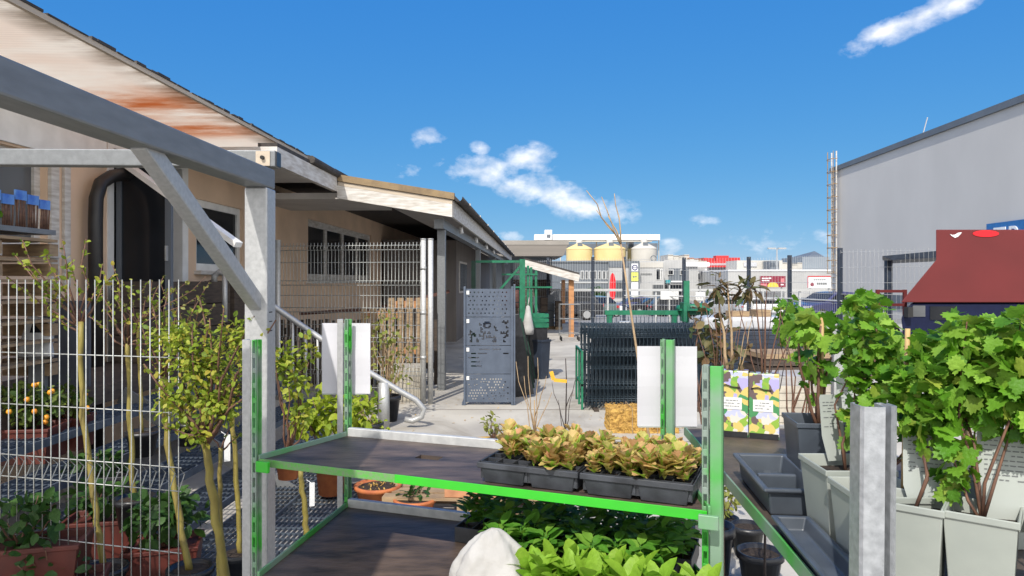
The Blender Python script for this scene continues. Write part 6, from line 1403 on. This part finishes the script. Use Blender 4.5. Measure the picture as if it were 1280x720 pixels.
# ================================================================== sky, sun, camera
SUNE, SD_ = math.radians(46), Vector((.31,.95,0)).normalized()
wd_ = bpy.data.worlds.new('World'); S.world = wd_; wd_.use_nodes = True; nt = wd_.node_tree; bg = nt.nodes['Background']
sky = nt.nodes.new('ShaderNodeTexSky'); sky.sky_type = 'NISHITA'; sky.sun_disc = False; sky.sun_elevation = SUNE; sky.sun_rotation = math.atan2(-SD_.x,-SD_.y); sky.air_density = 1.0; sky.dust_density = 0; sky.ozone_density = 3.0; sky.altitude = 4000
tc = nt.nodes.new('ShaderNodeTexCoord'); sp = nt.nodes.new('ShaderNodeSeparateXYZ'); nt.links.new(tc.outputs['Generated'], sp.inputs['Vector'])
def mth(op, a, b=None, clamp=False):
    n = nt.nodes.new('ShaderNodeMath'); n.operation = op; n.use_clamp = clamp
    for i, v in enumerate((a,b)):
        if v is None: continue
        if isinstance(v, (int,float)): n.inputs[i].default_value = v
        else: nt.links.new(v, n.inputs[i])
    return n.outputs[0]
az = mth('ARCTAN2', sp.outputs['X'], sp.outputs['Y']); el = mth('ARCSINE', sp.outputs['Z'])
cv = nt.nodes.new('ShaderNodeCombineXYZ'); nt.links.new(az, cv.inputs['X']); nt.links.new(mth('MULTIPLY', el, 1.5), cv.inputs['Y'])
n1 = nt.nodes.new('ShaderNodeTexNoise'); n1.inputs['Scale'].default_value = 19; n1.inputs['Detail'].default_value = 9; n1.inputs['Roughness'].default_value = .58; nt.links.new(cv.outputs['Vector'], n1.inputs['Vector'])
def ell(px, py, rx, ry, ang, wgt=1.0):   # a cloud bank in a compass direction
    u, v = (px-640)/F, (HY-py)/F; a0 = math.atan(u); e0 = math.atan(v*math.cos(a0)); c_, s_ = math.cos(ang), math.sin(ang)
    dx = mth('SUBTRACT', az, a0); dy = mth('SUBTRACT', el, e0)
    p = mth('DIVIDE', mth('ADD', mth('MULTIPLY', dx, c_), mth('MULTIPLY', dy, s_)), rx/F); q = mth('DIVIDE', mth('SUBTRACT', mth('MULTIPLY', dy, c_), mth('MULTIPLY', dx, s_)), ry/F)
    r = mth('SQRT', mth('ADD', mth('MULTIPLY', p, p), mth('MULTIPLY', q, q)))
    return mth('MULTIPLY', mth('SUBTRACT', 1.0, r), wgt)
EL = [ell(605,213,58,19,-.12,.9), ell(660,197,38,20,-.12,.9), ell(672,238,72,22,-.25,.85), ell(738,258,62,22,-.16,.85), ell(1160,16,80,15,.36,.8), ell(1100,42,42,13,.40,.8), ell(1205,-2,70,14,.3,.8), ell(537,174,22,13,0,.55), ell(600,185,13,9,0,.6), ell(512,214,20,10,0,.4), ell(840,310,30,11,0,.5), ell(985,302,60,14,0,.30), ell(640,295,22,7,0,.35), ell(880,277,16,7,0,.35)]
mxv = EL[0]
for e_ in EL[1:]: mxv = mth('MAXIMUM', mxv, e_)
den = mth('MULTIPLY', mth('ADD', mth('MULTIPLY', mxv, 1.0), mth('MULTIPLY', mth('SUBTRACT', n1.outputs['Fac'], .50), 2.6)), 1.15, True)
mpos = mth('MULTIPLY', mth('ADD', mxv, .12), 6.0, True)
den = mth('MULTIPLY', den, mpos, True)
den = mth('MULTIPLY', den, .80)
back = mth('MULTIPLY', mth('MULTIPLY', mth('SUBTRACT', mth('MULTIPLY', sp.outputs['Y'], -1.0), .05), 3.0, True), mth('MULTIPLY', mth('ADD', n1.outputs['Fac'], .15), 1.2, True))   # broken cloud added behind the camera as soft, unseen fill light

n2 = nt.nodes.new('ShaderNodeTexNoise'); n2.inputs['Scale'].default_value = 30; n2.inputs['Detail'].default_value = 5; nt.links.new(cv.outputs['Vector'], n2.inputs['Vector'])
cr = nt.nodes.new('ShaderNodeValToRGB'); cr.color_ramp.elements[0].position = .3; cr.color_ramp.elements[0].color = (3.7,3.9,4.3,1); cr.color_ramp.elements[1].position = .62; cr.color_ramp.elements[1].color = (5.6,5.5,5.5,1); nt.links.new(n2.outputs['Fac'], cr.inputs['Fac'])
sc_ = nt.nodes.new('ShaderNodeSeparateColor'); nt.links.new(sky.outputs['Color'], sc_.inputs['Color']); hs = nt.nodes.new('ShaderNodeCombineColor')
for i_, (pw, co_) in enumerate(((1.0,.228),(.47,.852),(.13,2.44))): nt.links.new(mth('MULTIPLY', mth('POWER', sc_.outputs[i_], pw), co_), hs.inputs[i_])
mx = nt.nodes.new('ShaderNodeMix'); mx.data_type = 'RGBA'; nt.links.new(den, mx.inputs['Factor']); nt.links.new(hs.outputs[0], mx.inputs['A']); nt.links.new(cr.outputs['Color'], mx.inputs['B'])
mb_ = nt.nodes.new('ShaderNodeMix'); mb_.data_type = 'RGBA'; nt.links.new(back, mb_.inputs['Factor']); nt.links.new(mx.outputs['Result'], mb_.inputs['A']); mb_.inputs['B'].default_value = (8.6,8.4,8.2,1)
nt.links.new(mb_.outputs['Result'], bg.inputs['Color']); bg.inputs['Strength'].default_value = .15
sd_ = bpy.data.lights.new('sun','SUN'); sd_.energy = 2.8; sd_.angle = math.radians(.53); sd_.color = (1,.95,.88)
so = bpy.data.objects.new('sun', sd_); COL.objects.link(so); so.rotation_euler = Vector((SD_.x*math.cos(SUNE),SD_.y*math.cos(SUNE),-math.sin(SUNE))).to_track_quat('-Z','Y').to_euler(); so.location = (-5,-20,30)
cam = bpy.data.cameras.new('camera'); cam.lens = F/1280*36; cam.sensor_width = 36; cam.shift_y = (HY-360)/1280; cam.clip_start = .05; cam.clip_end = 6000
co = bpy.data.objects.new('camera', cam); COL.objects.link(co); co.location = (0,0,EYE); co.rotation_euler = (math.pi/2,0,0); S.camera = co
S.view_settings.view_transform = 'Standard'; S.view_settings.look = 'None'; S.view_settings.gamma = 1; S.view_settings.exposure = .72; S.view_settings.use_curve_mapping = False
S.cycles.max_bounces = 6; S.cycles.transparent_max_bounces = 8; S.cycles.use_denoising = True
